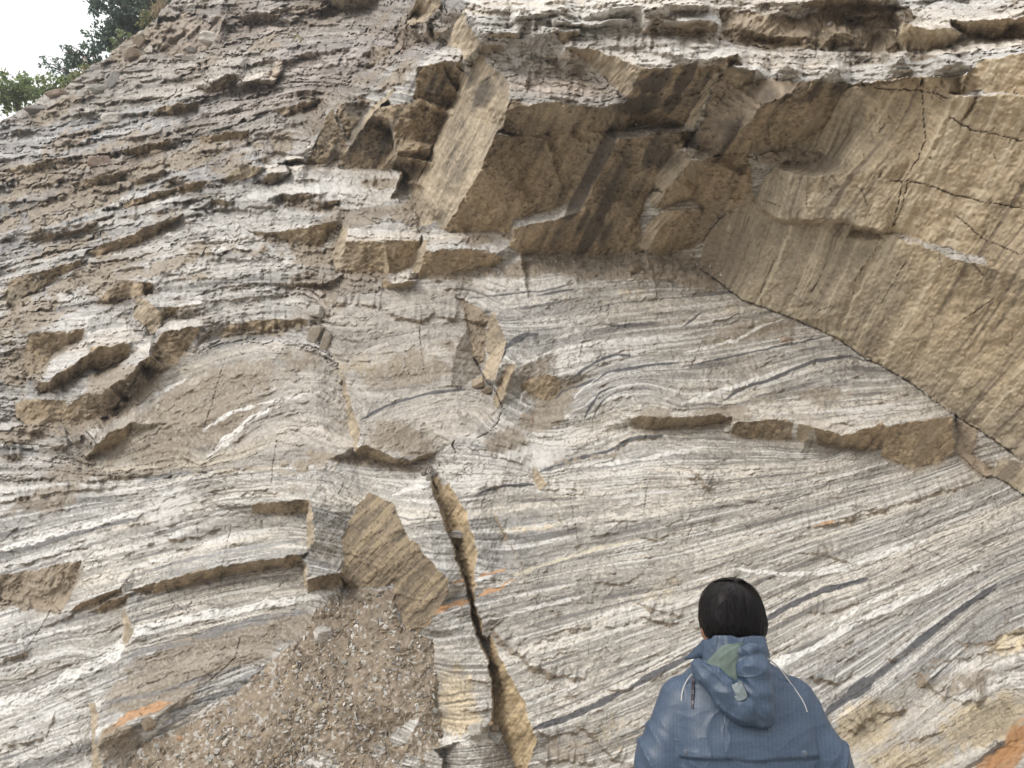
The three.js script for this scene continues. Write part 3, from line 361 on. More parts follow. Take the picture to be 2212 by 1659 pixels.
// broken lower lips of beds: [riser width, taper, x, y ...], and one-sided cracks: taper 0
const LIPS = [
  [9, 60, 1725, 1140, 1800, 1129, 1885, 1106, 1960, 1082, 2040, 1058, 2100, 1040], [8, 40, 1482, 1008, 1505, 1022, 1522, 1035, 1528, 1052, 1560, 1040], [6, 40, 1590, 1078, 1640, 1082, 1690, 1100],
  [12, 40, 1062, 1352, 1088, 1388, 1120, 1410, 1147, 1436, 1214, 1460, 1270, 1468], [9, 25, 1310, 1490, 1354, 1488, 1364, 1482], [6, 30, 1652, 1213, 1690, 1218, 1722, 1212], [6, 30, 1718, 1194, 1760, 1194, 1800, 1203, 1838, 1214], [6, 26, 1642, 1290, 1682, 1289, 1715, 1292], [7, 34, 1740, 1320, 1780, 1322, 1830, 1310, 1870, 1292],
  [7, 30, 1652, 1400, 1680, 1408, 1704, 1409], [12, 40, 1748, 1460, 1795, 1470, 1812, 1480], [8, 34, 1888, 1430, 1930, 1420, 1975, 1398], [5, 30, 1912, 1386, 1938, 1392], [10, 60, 2058, 1378, 2080, 1388, 2108, 1390, 2160, 1372, 2230, 1345], [18, 110, 1988, 1450, 2000, 1472, 2035, 1502, 2082, 1514, 2130, 1510], [7, 60, 2005, 1428, 2060, 1424, 2140, 1405, 2230, 1388],
  [9, 50, 1905, 1636, 1935, 1606, 1990, 1590, 2040, 1578], [12, 60, 1840, 1600, 1860, 1560, 1900, 1540, 1960, 1530], [6, 30, 1490, 1355, 1530, 1358, 1570, 1352], [7, 35, 1380, 1330, 1440, 1345, 1490, 1340, 1520, 1325], [5, 30, 1600, 1345, 1640, 1330],
  [6, 30, 1170, 1375, 1220, 1362, 1290, 1350], [8, 40, 1245, 1350, 1290, 1348, 1330, 1352, 1380, 1340], [7, 30, 1228, 1290, 1255, 1302, 1282, 1300], [6, 20, 1180, 1310, 1205, 1326], [9, 40, 1375, 1300, 1420, 1318, 1474, 1330], [6, 40, 1280, 1255, 1340, 1262, 1390, 1238], [6, 35, 1380, 1160, 1420, 1165, 1460, 1150],
  [5, 30, 1100, 1170, 1130, 1220, 1144, 1297], [6, 25, 1205, 1100, 1218, 1140], [10, 40, 1155, 1575, 1190, 1590, 1240, 1580, 1270, 1570], [8, 40, 1230, 1560, 1270, 1575, 1290, 1600], [10, 40, 1290, 1600, 1330, 1640, 1400, 1660], [14, 50, 1160, 1640, 1220, 1640, 1290, 1650],
  [7, 50, 1050, 700, 1010, 690, 940, 680], [10, 60, 840, 670, 870, 685, 915, 690, 940, 672], [8, 40, 700, 650, 760, 655, 830, 662], [6, 50, 1560, 930, 1620, 925],
  [6, 50, 0, 1222, 60, 1216, 140, 1190, 200, 1180], [7, 40, 300, 1180, 360, 1165, 430, 1160, 480, 1140], [6, 40, 380, 1188, 440, 1176], [9, 50, 0, 1420, 40, 1414, 70, 1402], [6, 40, 0, 1390, 60, 1370, 130, 1340, 160, 1325], [7, 40, 0, 1606, 60, 1605, 100, 1590, 110, 1560, 120, 1530],
  [8, 60, 0, 1085, 60, 1070, 140, 1060, 260, 1052], [10, 60, 0, 985, 70, 975, 150, 960, 190, 945], [7, 50, 180, 1040, 240, 1030, 330, 1022], [8, 70, 480, 708, 560, 712, 620, 712, 700, 708], [8, 60, 470, 700, 430, 735, 410, 765], [7, 60, 600, 600, 660, 596, 730, 588], [7, 50, 470, 620, 540, 614, 640, 610, 730, 614], [6, 40, 370, 640, 450, 650, 560, 640, 660, 636],
  [9, 60, 60, 500, 120, 492, 200, 478, 250, 462], [10, 60, 250, 470, 330, 458, 400, 445], [7, 50, 470, 452, 540, 447, 600, 445], [9, 50, 600, 420, 660, 424, 700, 418, 720, 412], [7, 40, 600, 440, 680, 446, 730, 440], [7, 40, 380, 400, 430, 395, 480, 385, 540, 372], [7, 40, 500, 360, 540, 350, 580, 336], [8, 40, 290, 385, 330, 378, 380, 368], [7, 40, 420, 330, 500, 318, 560, 300], [8, 40, 560, 290, 620, 275, 670, 258], [7, 36, 260, 300, 330, 296, 400, 285], [6, 36, 230, 250, 290, 244, 350, 238], [6, 36, 160, 340, 240, 330, 300, 322], [8, 40, 100, 300, 160, 290, 220, 280], [7, 40, 430, 250, 500, 240, 560, 225], [7, 40, 660, 120, 720, 110, 760, 100], [6, 30, 520, 35, 580, 40, 620, 30], [6, 30, 660, 30, 700, 34], [7, 36, 350, 170, 420, 168], [6, 30, 400, 150, 460, 142],
  [5, 40, 1020, 30, 1080, 24, 1160, 20], [5, 40, 1195, 20, 1300, 12, 1370, 8], [6, 40, 1130, 60, 1180, 62, 1240, 60], [6, 36, 1130, 96, 1190, 104, 1240, 100], [6, 40, 1150, 120, 1210, 126, 1250, 130], [5, 30, 1290, 84, 1340, 80, 1400, 90], [6, 40, 1300, 98, 1380, 100, 1460, 96], [5, 40, 1400, 112, 1460, 118, 1520, 112], [6, 40, 1480, 100, 1560, 104, 1640, 118],
  [5, 40, 1600, 120, 1700, 124, 1800, 122], [5, 40, 1640, 135, 1740, 140, 1860, 132], [6, 50, 1680, 152, 1760, 158, 1840, 154], [5, 50, 1880, 150, 1990, 140, 2090, 128, 2230, 100], [5, 60, 1700, 116, 1800, 118, 1900, 120, 2000, 118], [5, 40, 1980, 128, 2060, 116, 2160, 104, 2230, 92], [5, 40, 1860, 162, 1960, 152, 2060, 146], [5, 40, 1130, 170, 1200, 178, 1260, 190], [5, 40, 1120, 190, 1180, 200, 1260, 205], [4, 30, 1150, 205, 1220, 214, 1290, 212],
  [5, 30, 930, 150, 960, 146], [8, 30, 780, 200, 830, 190, 870, 175], [8, 30, 740, 215, 770, 208, 800, 200], [8, 30, 770, 140, 800, 138, 870, 132], [12, 30, 900, 62, 930, 66, 950, 62], [8, 30, 800, 60, 860, 55, 920, 46], [8, 30, 640, 200, 700, 190, 740, 180], [8, 30, 640, 230, 690, 222],
];
const CRACKS = [ // half width, depth in half widths
  [2.2, 1508, 578, 1560, 615, 1605, 650, 1680, 676, 1742, 702, 1800, 726, 1842, 755, 1870, 775, 1900, 789, 1940, 812, 1975, 833, 2015, 865, 2058, 895, 2085, 912, 2115, 930, 2160, 960, 2215, 1000], [1.5, 1640, 432, 1700, 450], [2, 2148, 1030, 2180, 1048, 2215, 1075], [1.8, 1572, 458, 1560, 468, 1540, 490, 1524, 512, 1508, 545],
  [1.6, 1920, 390, 1990, 395, 2060, 420, 2130, 438, 2215, 450], [1.4, 2045, 250, 2100, 280, 2160, 292, 2215, 306], [1.2, 1880, 190, 1990, 195, 2060, 212], [1.3, 1990, 190, 2000, 300, 1985, 340, 1950, 395, 1925, 500], [1.2, 2060, 460, 2130, 520, 2215, 555], [1.3, 1962, 385, 1950, 440, 1930, 490], [1.3, 1790, 560, 1770, 600, 1750, 640], [1.3, 1640, 640, 1660, 590, 1680, 552], [1.3, 1800, 660, 1770, 670, 1755, 685], [1.2, 2150, 640, 2120, 665, 2080, 690], [1.2, 1905, 505, 1890, 540, 1850, 600, 1842, 640], [1.2, 1960, 560, 1925, 620, 1900, 660], [1.2, 2040, 580, 2090, 560, 2130, 600],
  [2.6, 1020, 770, 1032, 790, 1050, 822, 1070, 842, 1088, 884], [1.8, 1086, 886, 1076, 910, 1060, 930, 1030, 948], [2.4, 985, 985, 978, 962, 985, 945], [2, 924, 1005, 920, 1020, 935, 1040, 950, 1075],
  [2.0, 231, 900, 247, 884, 270, 858, 300, 806, 318, 775], [2.2, 931, 325, 922, 352, 901, 394], [1.4, 520, 1370, 510, 1420, 480, 1446, 455, 1470], [1.2, 500, 1130, 480, 1220, 475, 1280], [1.2, 585, 1050, 590, 1000, 600, 940], [1.0, 487, 770, 465, 850, 440, 930], [1.2, 355, 1260, 372, 1300, 400, 1320, 420, 1290], [1.0, 700, 700, 730, 640, 736, 590], [1.0, 150, 1330, 110, 1320, 60, 1400], [1.2, 565, 560, 570, 610],
  [1.0, 1270, 690, 1250, 780], [1.0, 1520, 730, 1490, 800], [1.0, 1230, 1060, 1250, 1180], [1.0, 1400, 1040, 1390, 1110], [1.0, 1500, 1120, 1480, 1180], [1.0, 1610, 1290, 1640, 1330], [1.0, 1300, 1390, 1330, 1420], [1.0, 880, 790, 890, 830], [1.2, 905, 700, 915, 800], [1.0, 1940, 1150, 2000, 1190, 2090, 1220],
];
// stains and dust: [kind, x, y, rx, ry, angle (deg), strength]   d dust, t tan, k dark stain on the overhang and darker tone in the arch recesses, r rust, w fresh white, p pink, m speckled brown
const STAINS = [
  ['m', 420, 900, 260, 90, -28, .75], ['m', 600, 790, 120, 40, -10, .5], ['m', 320, 960, 160, 60, -20, .6], ['m', 880, 800, 160, 45, -8, .6], ['m', 860, 950, 110, 45, 20, .8], ['t', 850, 780, 140, 40, -8, .26], ['m', 1190, 890, 80, 40, -30, .8], ['r', 1130, 910, 40, 25, 0, .2], ['m', 1150, 800, 80, 40, -35, .5],
  ['m', 440, 1420, 220, 60, -14, .9], ['m', 320, 1500, 120, 60, -14, .9], ['m', 600, 1360, 120, 40, -14, .7], ['m', 100, 1080, 160, 30, -10, .5], ['d', 60, 1280, 120, 40, -10, .7], ['m', 260, 1600, 60, 60, 0, .9], ['d', 250, 1600, 40, 60, 0, .5],
  ['d', 200, 420, 260, 45, -22, .8], ['d', 100, 380, 120, 40, -25, .7], ['d', 400, 345, 130, 30, -20, .7], ['d', 300, 290, 120, 26, -20, .5], ['d', 160, 300, 120, 24, -25, .6], ['d', 560, 330, 140, 40, -25, .6], ['d', 300, 590, 160, 22, -18, .8], ['d', 180, 600, 120, 25, -22, .8], ['d', 60, 680, 90, 60, -20, .7], ['d', 40, 800, 80, 60, 0, .8], ['d', 250, 850, 120, 70, -35, .8], ['d', 90, 930, 130, 30, -8, .8], ['p', 560, 210, 200, 50, -15, .6], ['p', 700, 140, 150, 60, -15, .7], ['p', 820, 110, 120, 60, -10, .5], ['p', 500, 60, 260, 50, -8, .5], ['d', 700, 20, 120, 14, 0, .7], ['d', 840, 160, 80, 36, -20, .6], ['d', 590, 90, 80, 20, -20, .5], ['d', 300, 90, 100, 40, -40, .8], ['d', 120, 240, 130, 20, -32, .8], ['t', 40, 640, 50, 30, -30, .6], ['t', 20, 720, 40, 40, 0, .5],
  ['d', 900, 460, 60, 40, 0, .7], ['d', 1180, 575, 260, 22, -6, .9], ['d', 1380, 580, 200, 26, -4, .9], ['d', 1500, 590, 90, 40, 20, .8], ['d', 830, 395, 70, 16, 0, .6], ['d', 1040, 520, 70, 14, 0, .5], ['d', 1700, 340, 120, 30, 10, .8], ['d', 1580, 540, 90, 60, 60, .6], ['d', 1560, 480, 80, 60, 0, .5], ['d', 1700, 640, 60, 60, 0, .35],
  ['d', 1320, 985, 120, 10, -6, .4], ['m', 1100, 960, 60, 40, 0, .6], ['w', 1150, 985, 90, 30, -6, .8], ['w', 1010, 960, 50, 40, 0, .5], ['d', 800, 1000, 160, 14, 8, .7], ['d', 620, 1010, 160, 20, -4, .4], ['m', 760, 1040, 120, 30, -10, .4], ['w', 360, 1090, 80, 40, -20, .7], ['w', 700, 410, 110, 22, 0, .6], ['w', 540, 420, 70, 12, -8, .5], ['w', 320, 445, 110, 10, -16, .5], ['w', 120, 485, 90, 10, -22, .5], ['d', 620, 545, 150, 30, 4, .5], ['d', 330, 560, 160, 20, -14, .6], ['d', 480, 590, 120, 16, -6, .4], ['d', 120, 540, 120, 16, -18, .5], ['m', 1420, 905, 60, 30, 0, .8], ['m', 1540, 905, 120, 14, -3, .9], ['m', 1230, 830, 60, 30, -35, .6], ['m', 950, 760, 110, 30, -6, .4],
  ['w', 1300, 40, 260, 40, 0, .8], ['w', 1120, 30, 80, 26, 0, .8], ['w', 1480, 120, 130, 26, 0, .8], ['w', 1700, 112, 200, 14, 0, .6], ['p', 1200, 190, 120, 30, 6, .5], ['d', 1950, 122, 160, 6, -4, .5], ['d', 1560, 90, 60, 16, 0, .4],
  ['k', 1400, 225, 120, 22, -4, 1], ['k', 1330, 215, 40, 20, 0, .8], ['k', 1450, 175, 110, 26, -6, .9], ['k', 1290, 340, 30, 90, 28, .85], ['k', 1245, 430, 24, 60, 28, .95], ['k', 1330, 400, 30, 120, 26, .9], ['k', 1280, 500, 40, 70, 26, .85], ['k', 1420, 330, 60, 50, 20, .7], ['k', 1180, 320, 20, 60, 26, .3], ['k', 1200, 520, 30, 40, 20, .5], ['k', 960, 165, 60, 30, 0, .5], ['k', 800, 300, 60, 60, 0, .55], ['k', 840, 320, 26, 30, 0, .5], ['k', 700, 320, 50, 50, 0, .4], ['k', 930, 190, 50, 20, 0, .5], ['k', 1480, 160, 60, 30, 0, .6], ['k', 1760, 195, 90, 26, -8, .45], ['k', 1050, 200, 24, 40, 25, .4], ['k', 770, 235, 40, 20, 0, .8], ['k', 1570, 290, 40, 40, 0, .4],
  ['r', 2160, 1650, 70, 30, -30, .9], ['r', 2200, 1590, 40, 20, -30, .6], ['t', 2120, 1560, 130, 60, -20, .5], ['t', 1880, 1560, 90, 60, -30, .55], ['t', 1960, 1640, 120, 40, -10, .5], ['m', 2090, 1470, 100, 40, -10, .6], ['t', 2180, 1390, 60, 30, -20, .5], ['t', 1340, 1590, 80, 60, 0, .35], ['m', 1250, 1620, 90, 40, 0, .5], ['t', 1150, 1140, 90, 10, -4, .25], ['t', 1400, 1280, 120, 20, -20, .2], ['t', 1250, 640, 200, 20, -4, .2], ['t', 1560, 680, 140, 30, 0, .2], ['m', 1600, 720, 140, 24, -8, .5], ['m', 1560, 890, 90, 18, -4, .7], ['m', 1700, 860, 160, 20, -6, .4], ['t', 980, 1500, 60, 110, 0, .5], ['t', 990, 1560, 60, 30, 0, .6], ['k', 2140, 600, 36, 24, -10, .5],
];
// surface zones outside the facets: name, style, outline.  styles: band, slope (weathered), beds (pale upper beds), spec (speckled)
const ZONES = [
  ['upper_beds', 'beds', [960, -200, 1005, 22, 1040, 100, 1105, 213, 1250, 235, 1480, 206, 1520, 130, 1640, 172, 1840, 180, 2085, 165, 2260, 110, 2900, 60, 2900, -400]],
  ['weathered_slope', 'slope', [-700, 800, 0, 560, 120, 470, 330, 415, 560, 398, 640, 360, 700, 250, 900, 140, 960, 98, 1005, 22, 1005, -400, -700, -400]],
  ['left_beds', 'shale', [-700, 800, 0, 560, 120, 470, 330, 415, 560, 398, 640, 360, 880, 360, 910, 480, 905, 600, 820, 625, 740, 640, 690, 720, 735, 800, 770, 980, 600, 1010, 300, 1030, -700, 1080]],
  ['speckled_dome', 'spec', [200, 1010, 300, 820, 400, 760, 560, 735, 690, 760, 735, 800, 770, 985, 600, 1010, 300, 1028]],
  ['raised_slab', 'spec', [735, 794, 690, 720, 740, 640, 965, 625, 985, 640, 1012, 712, 1022, 768, 1050, 830, 1085, 890, 985, 952, 937, 976, 890, 994, 854, 990, 790, 961, 778, 930, 760, 880]],
  ['stepped_slab', 'band', [-700, 1080, 300, 1030, 600, 1010, 770, 985, 880, 1030, 800, 1062, 740, 1158, 742, 1272, 680, 1320, 660, 1370, 560, 1445, 300, 1606, 150, 1830, -700, 2600]],
  ['rock_pillar', 'band', [800, 1062, 880, 1030, 930, 1030, 945, 1075, 960, 1112, 984, 1182, 1010, 1266, 1020, 1308, 1030, 1366, 1056, 1420, 1068, 1473, 1066, 1560, 1060, 1600, 957, 1600, 944, 1500, 948, 1473, 938, 1430, 935, 1383, 924, 1350, 966, 1285, 972, 1255, 930, 1212, 884, 1165, 850, 1090]],
  ['rusty_bed', 'rust', [1780, 1590, 1850, 1530, 1990, 1450, 2080, 1516, 2260, 1470, 2900, 1300, 2900, 2600, 1760, 2600]],
];

// ------------------------------------------------------------------ the cliff: triangulated survey
const inPoly = (poly, x, y) => { let c = false; for (let i = 0, j = poly.length - 2; i < poly.length; j = i, i += 2) { const xi = poly[i], yi = poly[i + 1], xj = poly[j], yj = poly[j + 1]; if ((yi > y) !== (yj > y) && x < (xj - xi) * (y - yi) / (yj - yi) + xi) c = !c; } return c; };
const TIN = (() => {
  const P = [], rnd = rng(5), bin = new Map(), key = (x, y) => Math.floor(x / 12) * 10007 + Math.floor(y / 12);
  const near = (x, y, r) => { for (let i = -1; i <= 1; i++) for (let j = -1; j <= 1; j++) for (const k of bin.get(key(x + i * 12, y + j * 12)) || []) if (Math.hypot(P[k][0] - x, P[k][1] - y) < r) return k; return -1; };
  const add = (x, y, h) => { const k = key(x, y); if (!bin.has(k)) bin.set(k, []); bin.get(k).push(P.length); P.push([x + rnd() * 0.02, y + rnd() * 0.02, h]); };
  for (const f of FACETS) { f.ch = []; f.px = []; for (const [x, y, h] of f.pts) { const c = chart(x, y, h); f.ch.push(c[0], c[1]); f.px.push(x, y); } }
  for (let i = FACETS.length - 1; i >= 0; i--) { const f = FACETS[i]; f.pts.forEach((p, j) => { const x = f.ch[2 * j], y = f.ch[2 * j + 1]; let hid = false; for (let q = i + 1; q < FACETS.length && !hid; q++) hid = inPoly(FACETS[q].ch, x, y); if (!hid && near(x, y, 3) < 0) add(x, y, p[2]); }); }
  FACETS.forEach((f, i) => f.pts.forEach((p, j) => {
    const n = f.pts.length, k = (j + 1) % n, x0 = f.ch[2 * j], y0 = f.ch[2 * j + 1], x1 = f.ch[2 * k], y1 = f.ch[2 * k + 1], m = Math.ceil(Math.hypot(x1 - x0, y1 - y0) / 13);
    for (let s = 1; s < m; s++) { const t = s / m, x = lerp(x0, x1, t), y = lerp(y0, y1, t); let hid = false; for (let q = i + 1; q < FACETS.length && !hid; q++) hid = inPoly(FACETS[q].ch, x, y); if (!hid && near(x, y, 5) < 0) add(x, y, lerp(p[2], f.pts[k][2], t)); }
  }));
  const free = (x, y, r) => { for (let i = 0; i < P.length; i++) if (Math.abs(P[i][0] - x) < r && Math.abs(P[i][1] - y) < r) return false; return true; };
  for (const [x, y, h] of SPOTS) { const c = chart(x, y, h); if (free(c[0], c[1], 9)) add(c[0], c[1], h); }
  const idw = (x, y) => { let s = 0, t = 0; for (const q of SPOTS) { const d = 1 / Math.pow((q[0] - x) ** 2 + (q[1] - y) ** 2 + 400, 2); s += d; t += d * q[2]; } return t / s; };
  for (let y = -250; y <= 2000; y += 74) for (let x = -350; x <= 2500; x += 74) {
    const X = x + (rnd() - 0.5) * 50, Y = y + (rnd() - 0.5) * 50, d = sight(X, Y);
    if (dot3(cN, d) > -0.1) continue;
    let inside = null; for (const f of FACETS) if (inPoly(f.px, X, Y)) inside = f;
    let h; if (inside && inside.name === 'rock_wall') h = hWall(X, Y) + (rnd() - 0.5) * 0.05; else if (inside && inside.type !== 'E') continue; else h = idw(X, Y) + (rnd() - 0.5) * 0.07;
    const c = chart(X, Y, h); if (free(c[0], c[1], 34)) add(c[0], c[1], h);
  }
  for (const [x, y, h] of [[-1500, -900, 0], [900, -1400, 1.5], [4600, -900, 3], [4600, 700, 3], [4600, 3400, 1.5], [-1500, 3400, 0.3], [1100, 3400, 0.3]]) add(x, y, h);
  // Delaunay triangulation (incremental)
  const n = P.length, Q = P.concat([[-4e5, -4e5, 0], [4e5, -4e5, 0], [0, 6e5, 0]]);
  let T = []; const circ = (a, b, c) => { const [ax, ay] = Q[a], [bx, by] = Q[b], [cx, cy] = Q[c], d = 2 * (ax * (by - cy) + bx * (cy - ay) + cx * (ay - by)), a2 = ax * ax + ay * ay, b2 = bx * bx + by * by, c2 = cx * cx + cy * cy, ux = (a2 * (by - cy) + b2 * (cy - ay) + c2 * (ay - by)) / d, uy = (a2 * (cx - bx) + b2 * (ax - cx) + c2 * (bx - ax)) / d; return { a, b, c, ux, uy, r: (ax - ux) ** 2 + (ay - uy) ** 2 }; };
  T.push(circ(n, n + 1, n + 2)); const done = [];
  const order = [...Array(n).keys()].sort((i, j) => P[i][0] - P[j][0]);
  let open = T;
  for (const i of order) {
    const [x, y] = P[i], E = new Map(), keep = [];
    for (const t of open) {
      const dx = x - t.ux;
      if (dx > 0 && dx * dx > t.r) { done.push(t); continue; }
      if (dx * dx + (y - t.uy) ** 2 < t.r) for (const [u, v] of [[t.a, t.b], [t.b, t.c], [t.c, t.a]]) { const k = u < v ? u * 65536 + v : v * 65536 + u; E.set(k, E.has(k) ? null : [u, v]); }
      else keep.push(t);
    }
    for (const e of E.values()) if (e) keep.push(circ(e[0], e[1], i));
    open = keep;
  }
  const tris = done.concat(open).filter((t) => t.a < n && t.b < n && t.c < n);
  const cells = new Map(), CS = 24;
  tris.forEach((t, i) => {
    const a = P[t.a], b = P[t.b], c = P[t.c], mx = (a[0] + b[0] + c[0]) / 3, my = (a[1] + b[1] + c[1]) / 3;
    t.f = -1; for (let q = FACETS.length - 1; q >= 0; q--) if (inPoly(FACETS[q].ch, mx, my)) { t.f = q; break; }
    t.p = a; t.q = b; t.s = c; t.d = (b[1] - c[1]) * (a[0] - c[0]) + (c[0] - b[0]) * (a[1] - c[1]);
    const x0 = Math.floor(Math.min(a[0], b[0], c[0]) / CS), x1 = Math.floor(Math.max(a[0], b[0], c[0]) / CS), y0 = Math.floor(Math.min(a[1], b[1], c[1]) / CS), y1 = Math.floor(Math.max(a[1], b[1], c[1]) / CS);
    for (let y = y0; y <= y1; y++) for (let x = x0; x <= x1; x++) { const k = y * 4096 + x; if (!cells.has(k)) cells.set(k, []); cells.get(k).push(t); }
  });
  let last = tris[0];
  const test = (t, x, y) => { const c = t.s, u = ((t.q[1] - c[1]) * (x - c[0]) + (c[0] - t.q[0]) * (y - c[1])) / t.d, v = ((c[1] - t.p[1]) * (x - c[0]) + (t.p[0] - c[0]) * (y - c[1])) / t.d; if (u < -1e-6 || v < -1e-6 || u + v > 1.000001) return false; out.h = u * t.p[2] + v * t.q[2] + (1 - u - v) * c[2]; out.f = t.f; return true; };
  const out = { h: 0, f: -1 };
  return { n: tris.length, get(x, y) {
    if (test(last, x, y)) return out;
    for (const t of cells.get(Math.floor(y / CS) * 4096 + Math.floor(x / CS)) || []) if (test(t, x, y)) { last = t; return out; }
    out.h = 0; out.f = -1; return out;
  } };
})();
function toChart(x, y) { // survey point on the finished survey surface -> graded slope coordinates
  let c = chart(x, y, 0);
  for (let i = 0; i < 12; i++) { const h = TIN.get(c[0], c[1]).h, d = chart(x, y, h); c = [lerp(c[0], d[0], 0.6), lerp(c[1], d[1], 0.6)]; }
  return c;
}
const line = (a, k) => { const o = []; for (let i = k; i < a.length; i += 2) { const c = toChart(a[i], a[i + 1]); o.push(c[0], c[1]); } return o; };
// place of a point on the finished surface, for things that rest on it
function onCliff(x, y, up = 0) { const c = toChart(x, y), h = TIN.get(c[0], c[1]).h + up; return V3(...lift(at(c[0], c[1], 0), h)); }

// ---- grid over the slope, even where it is seen and coarse beyond
const STEP = 1.95;
function axis(a, b, lo, hi) { const o = []; let s = 16, x = a; const pre = []; while (x > lo) { x -= s; s *= 1.5; pre.unshift(Math.max(x, lo)); } o.push(...pre); for (let v = a; v <= b; v += STEP) o.push(v); s = 16; x = o[o.length - 1]; while (x < hi) { x += s; s *= 1.5; o.push(Math.min(x, hi)); } return o; }
const GP = axis(-150, 2330, -900, 3600), GQ = axis(-110, 1770, -330, 2700), NP = GP.length, NQ = GQ.length, NV = NP * NQ;
const rangeOf = (A, lo, hi) => { let i = 0, j = A.length - 1; while (i < j && A[i] < lo) i++; while (j > i && A[j] > hi) j--; return [i, j]; };

// ---- bedding levels: smooth field through the traced beds
const BED = (() => {
  const C = 10, X0 = -260, Y0 = -260, W = 280, H = 225, v = new Float32Array(W * H), fix = new Uint8Array(W * H), cnt = new Float32Array(W * H);
  for (let j = 0; j < H; j++) for (let i = 0; i < W; i++) v[j * W + i] = Y0 + j * C;
  const acc = new Float32Array(W * H);
  for (const b of BEDS) { const L = line(b, 1); for (let k = 0; k + 3 < L.length; k += 2) { const m = Math.ceil(Math.hypot(L[k + 2] - L[k], L[k + 3] - L[k + 1]) / 4) + 1; for (let s = 0; s <= m; s++) { const i = Math.round((lerp(L[k], L[k + 2], s / m) - X0) / C), j = Math.round((lerp(L[k + 1], L[k + 3], s / m) - Y0) / C); if (i > 0 && j > 0 && i < W - 1 && j < H - 1) { const o = j * W + i, yy = lerp(L[k + 1], L[k + 3], s / m); acc[o] += b[0] + (Y0 + j * C - yy) * 0.95; cnt[o]++; fix[o] = 1; } } } }
  for (let o = 0; o < W * H; o++) if (fix[o]) v[o] = acc[o] / cnt[o];
  for (let it = 0; it < 700; it++) for (let j = 1; j < H - 1; j++) for (let i = 1; i < W - 1; i++) { const o = j * W + i; if (fix[o]) continue; const t = (v[o - 1] * 1.6 + v[o + 1] * 1.6 + v[o - W] + v[o + W]) / 5.2; v[o] += 1.75 * (t - v[o]); if (i === 1) v[o - 1] = v[o]; if (i === W - 2) v[o + 1] = v[o]; if (j === 1) v[o - W] = v[o] - C; if (j === H - 2) v[o + W] = v[o] + C; }
  for (let it = 0; it < 3; it++) { const u = v.slice(); for (let j = 1; j < H - 1; j++) for (let i = 1; i < W - 1; i++) { const o = j * W + i; v[o] = (4 * u[o] + u[o - 1] + u[o + 1] + u[o - W] + u[o + W] ) / 8; } }
  return (x, y) => { const a = clamp((x - X0) / C, 0, W - 1.01), b = clamp((y - Y0) / C, 0, H - 1.01), i = a | 0, j = b | 0, u = a - i, w2 = b - j, o = j * W + i; return (v[o] * (1 - u) + v[o + 1] * u) * (1 - w2) + (v[o + W] * (1 - u) + v[o + W + 1] * u) * w2 + Math.max(0, y - (Y0 + C * (H - 1))) + Math.min(0, y - Y0); };
})();

// ---- everything that runs along a line is laid onto the grid once
const lipH = new Float32Array(NV), lipM = new Float32Array(NV), crackM = new Float32Array(NV), veinK = new Uint8Array(NV), veinS = new Float32Array(NV);
function along(L, reach, fn) { // fn(vertex, signed distance below the line, arc position, length)
  const segs = []; let len = 0; for (let k = 0; k + 3 < L.length; k += 2) { const dx = L[k + 2] - L[k], dy = L[k + 3] - L[k + 1], l = Math.hypot(dx, dy) || 1e-6; segs.push([L[k], L[k + 1], dx / l, dy / l, l, len]); len += l; }
  let x0 = 1e9, x1 = -1e9, y0 = 1e9, y1 = -1e9; for (let k = 0; k < L.length; k += 2) { x0 = Math.min(x0, L[k]); x1 = Math.max(x1, L[k]); y0 = Math.min(y0, L[k + 1]); y1 = Math.max(y1, L[k + 1]); }
  const [i0, i1] = rangeOf(GP, x0 - reach, x1 + reach), [j0, j1] = rangeOf(GQ, y0 - reach, y1 + reach);
  for (let j = j0; j <= j1; j++) for (let i = i0; i <= i1; i++) {
    const x = GP[i], y = GQ[j]; let bd = 1e9, bs = 0, ba = 0;
    for (const s of segs) { const ex = x - s[0], ey = y - s[1], t = clamp(ex * s[2] + ey * s[3], 0, s[4]), px = ex - t * s[2], py = ey - t * s[3], d = px * px + py * py; if (d < bd) { bd = d; bs = s[2] * ey - s[3] * ex; ba = s[5] + t; } }
    bd = Math.sqrt(bd); if (bd <= reach) fn(j * NP + i, bs >= 0 ? bd : -bd, ba, len, x, y);
  }
}
const mppAt = (x, y) => { const d = at(x, y, 0); return Math.hypot(d[0], d[1] - 1.6, d[2]) / FV; };
function layLip(L, rw, taper, seed) {
  if (L[L.length - 2] < L[0]) { const r = []; for (let k = L.length - 2; k >= 0; k -= 2) r.push(L[k], L[k + 1]); L = r; } // left to right: below is positive
  const m = mppAt(L[0], L[1]);
  along(L, Math.max(rw, taper) + 4, (o, d, a, len, x, y) => {
    const end = Math.min(1, a / 22, (len - a) / 22), e = Math.sqrt(Math.max(0, end)) * clamp(0.62 + 0.55 * n2(a / 19, seed, 9) + 0.5 * n2(a / 7, seed, 10), 0.08, 1.5);
    const t = d + 2.6 * n2(x / 13, y / 11, seed) + 1.7 * n2(x / 4.5, y / 4, 3); const ww = rw * e;
    if (ww < 0.6) return;
    const H = ww * m * 1.25;
    if (t > 0 && t < ww) { lipH[o] += H * (1 - t / ww); lipM[o] = Math.max(lipM[o], Math.min(1, t / 1.2, (ww - t) / 1.2 + 0.4)); }
    else if (t <= 0 && -t < taper) lipH[o] += H * Math.pow(1 + t / taper, 1.4);
  });
}
LIPS.forEach((l, i) => layLip(line(l, 2), l[0], l[1], i));
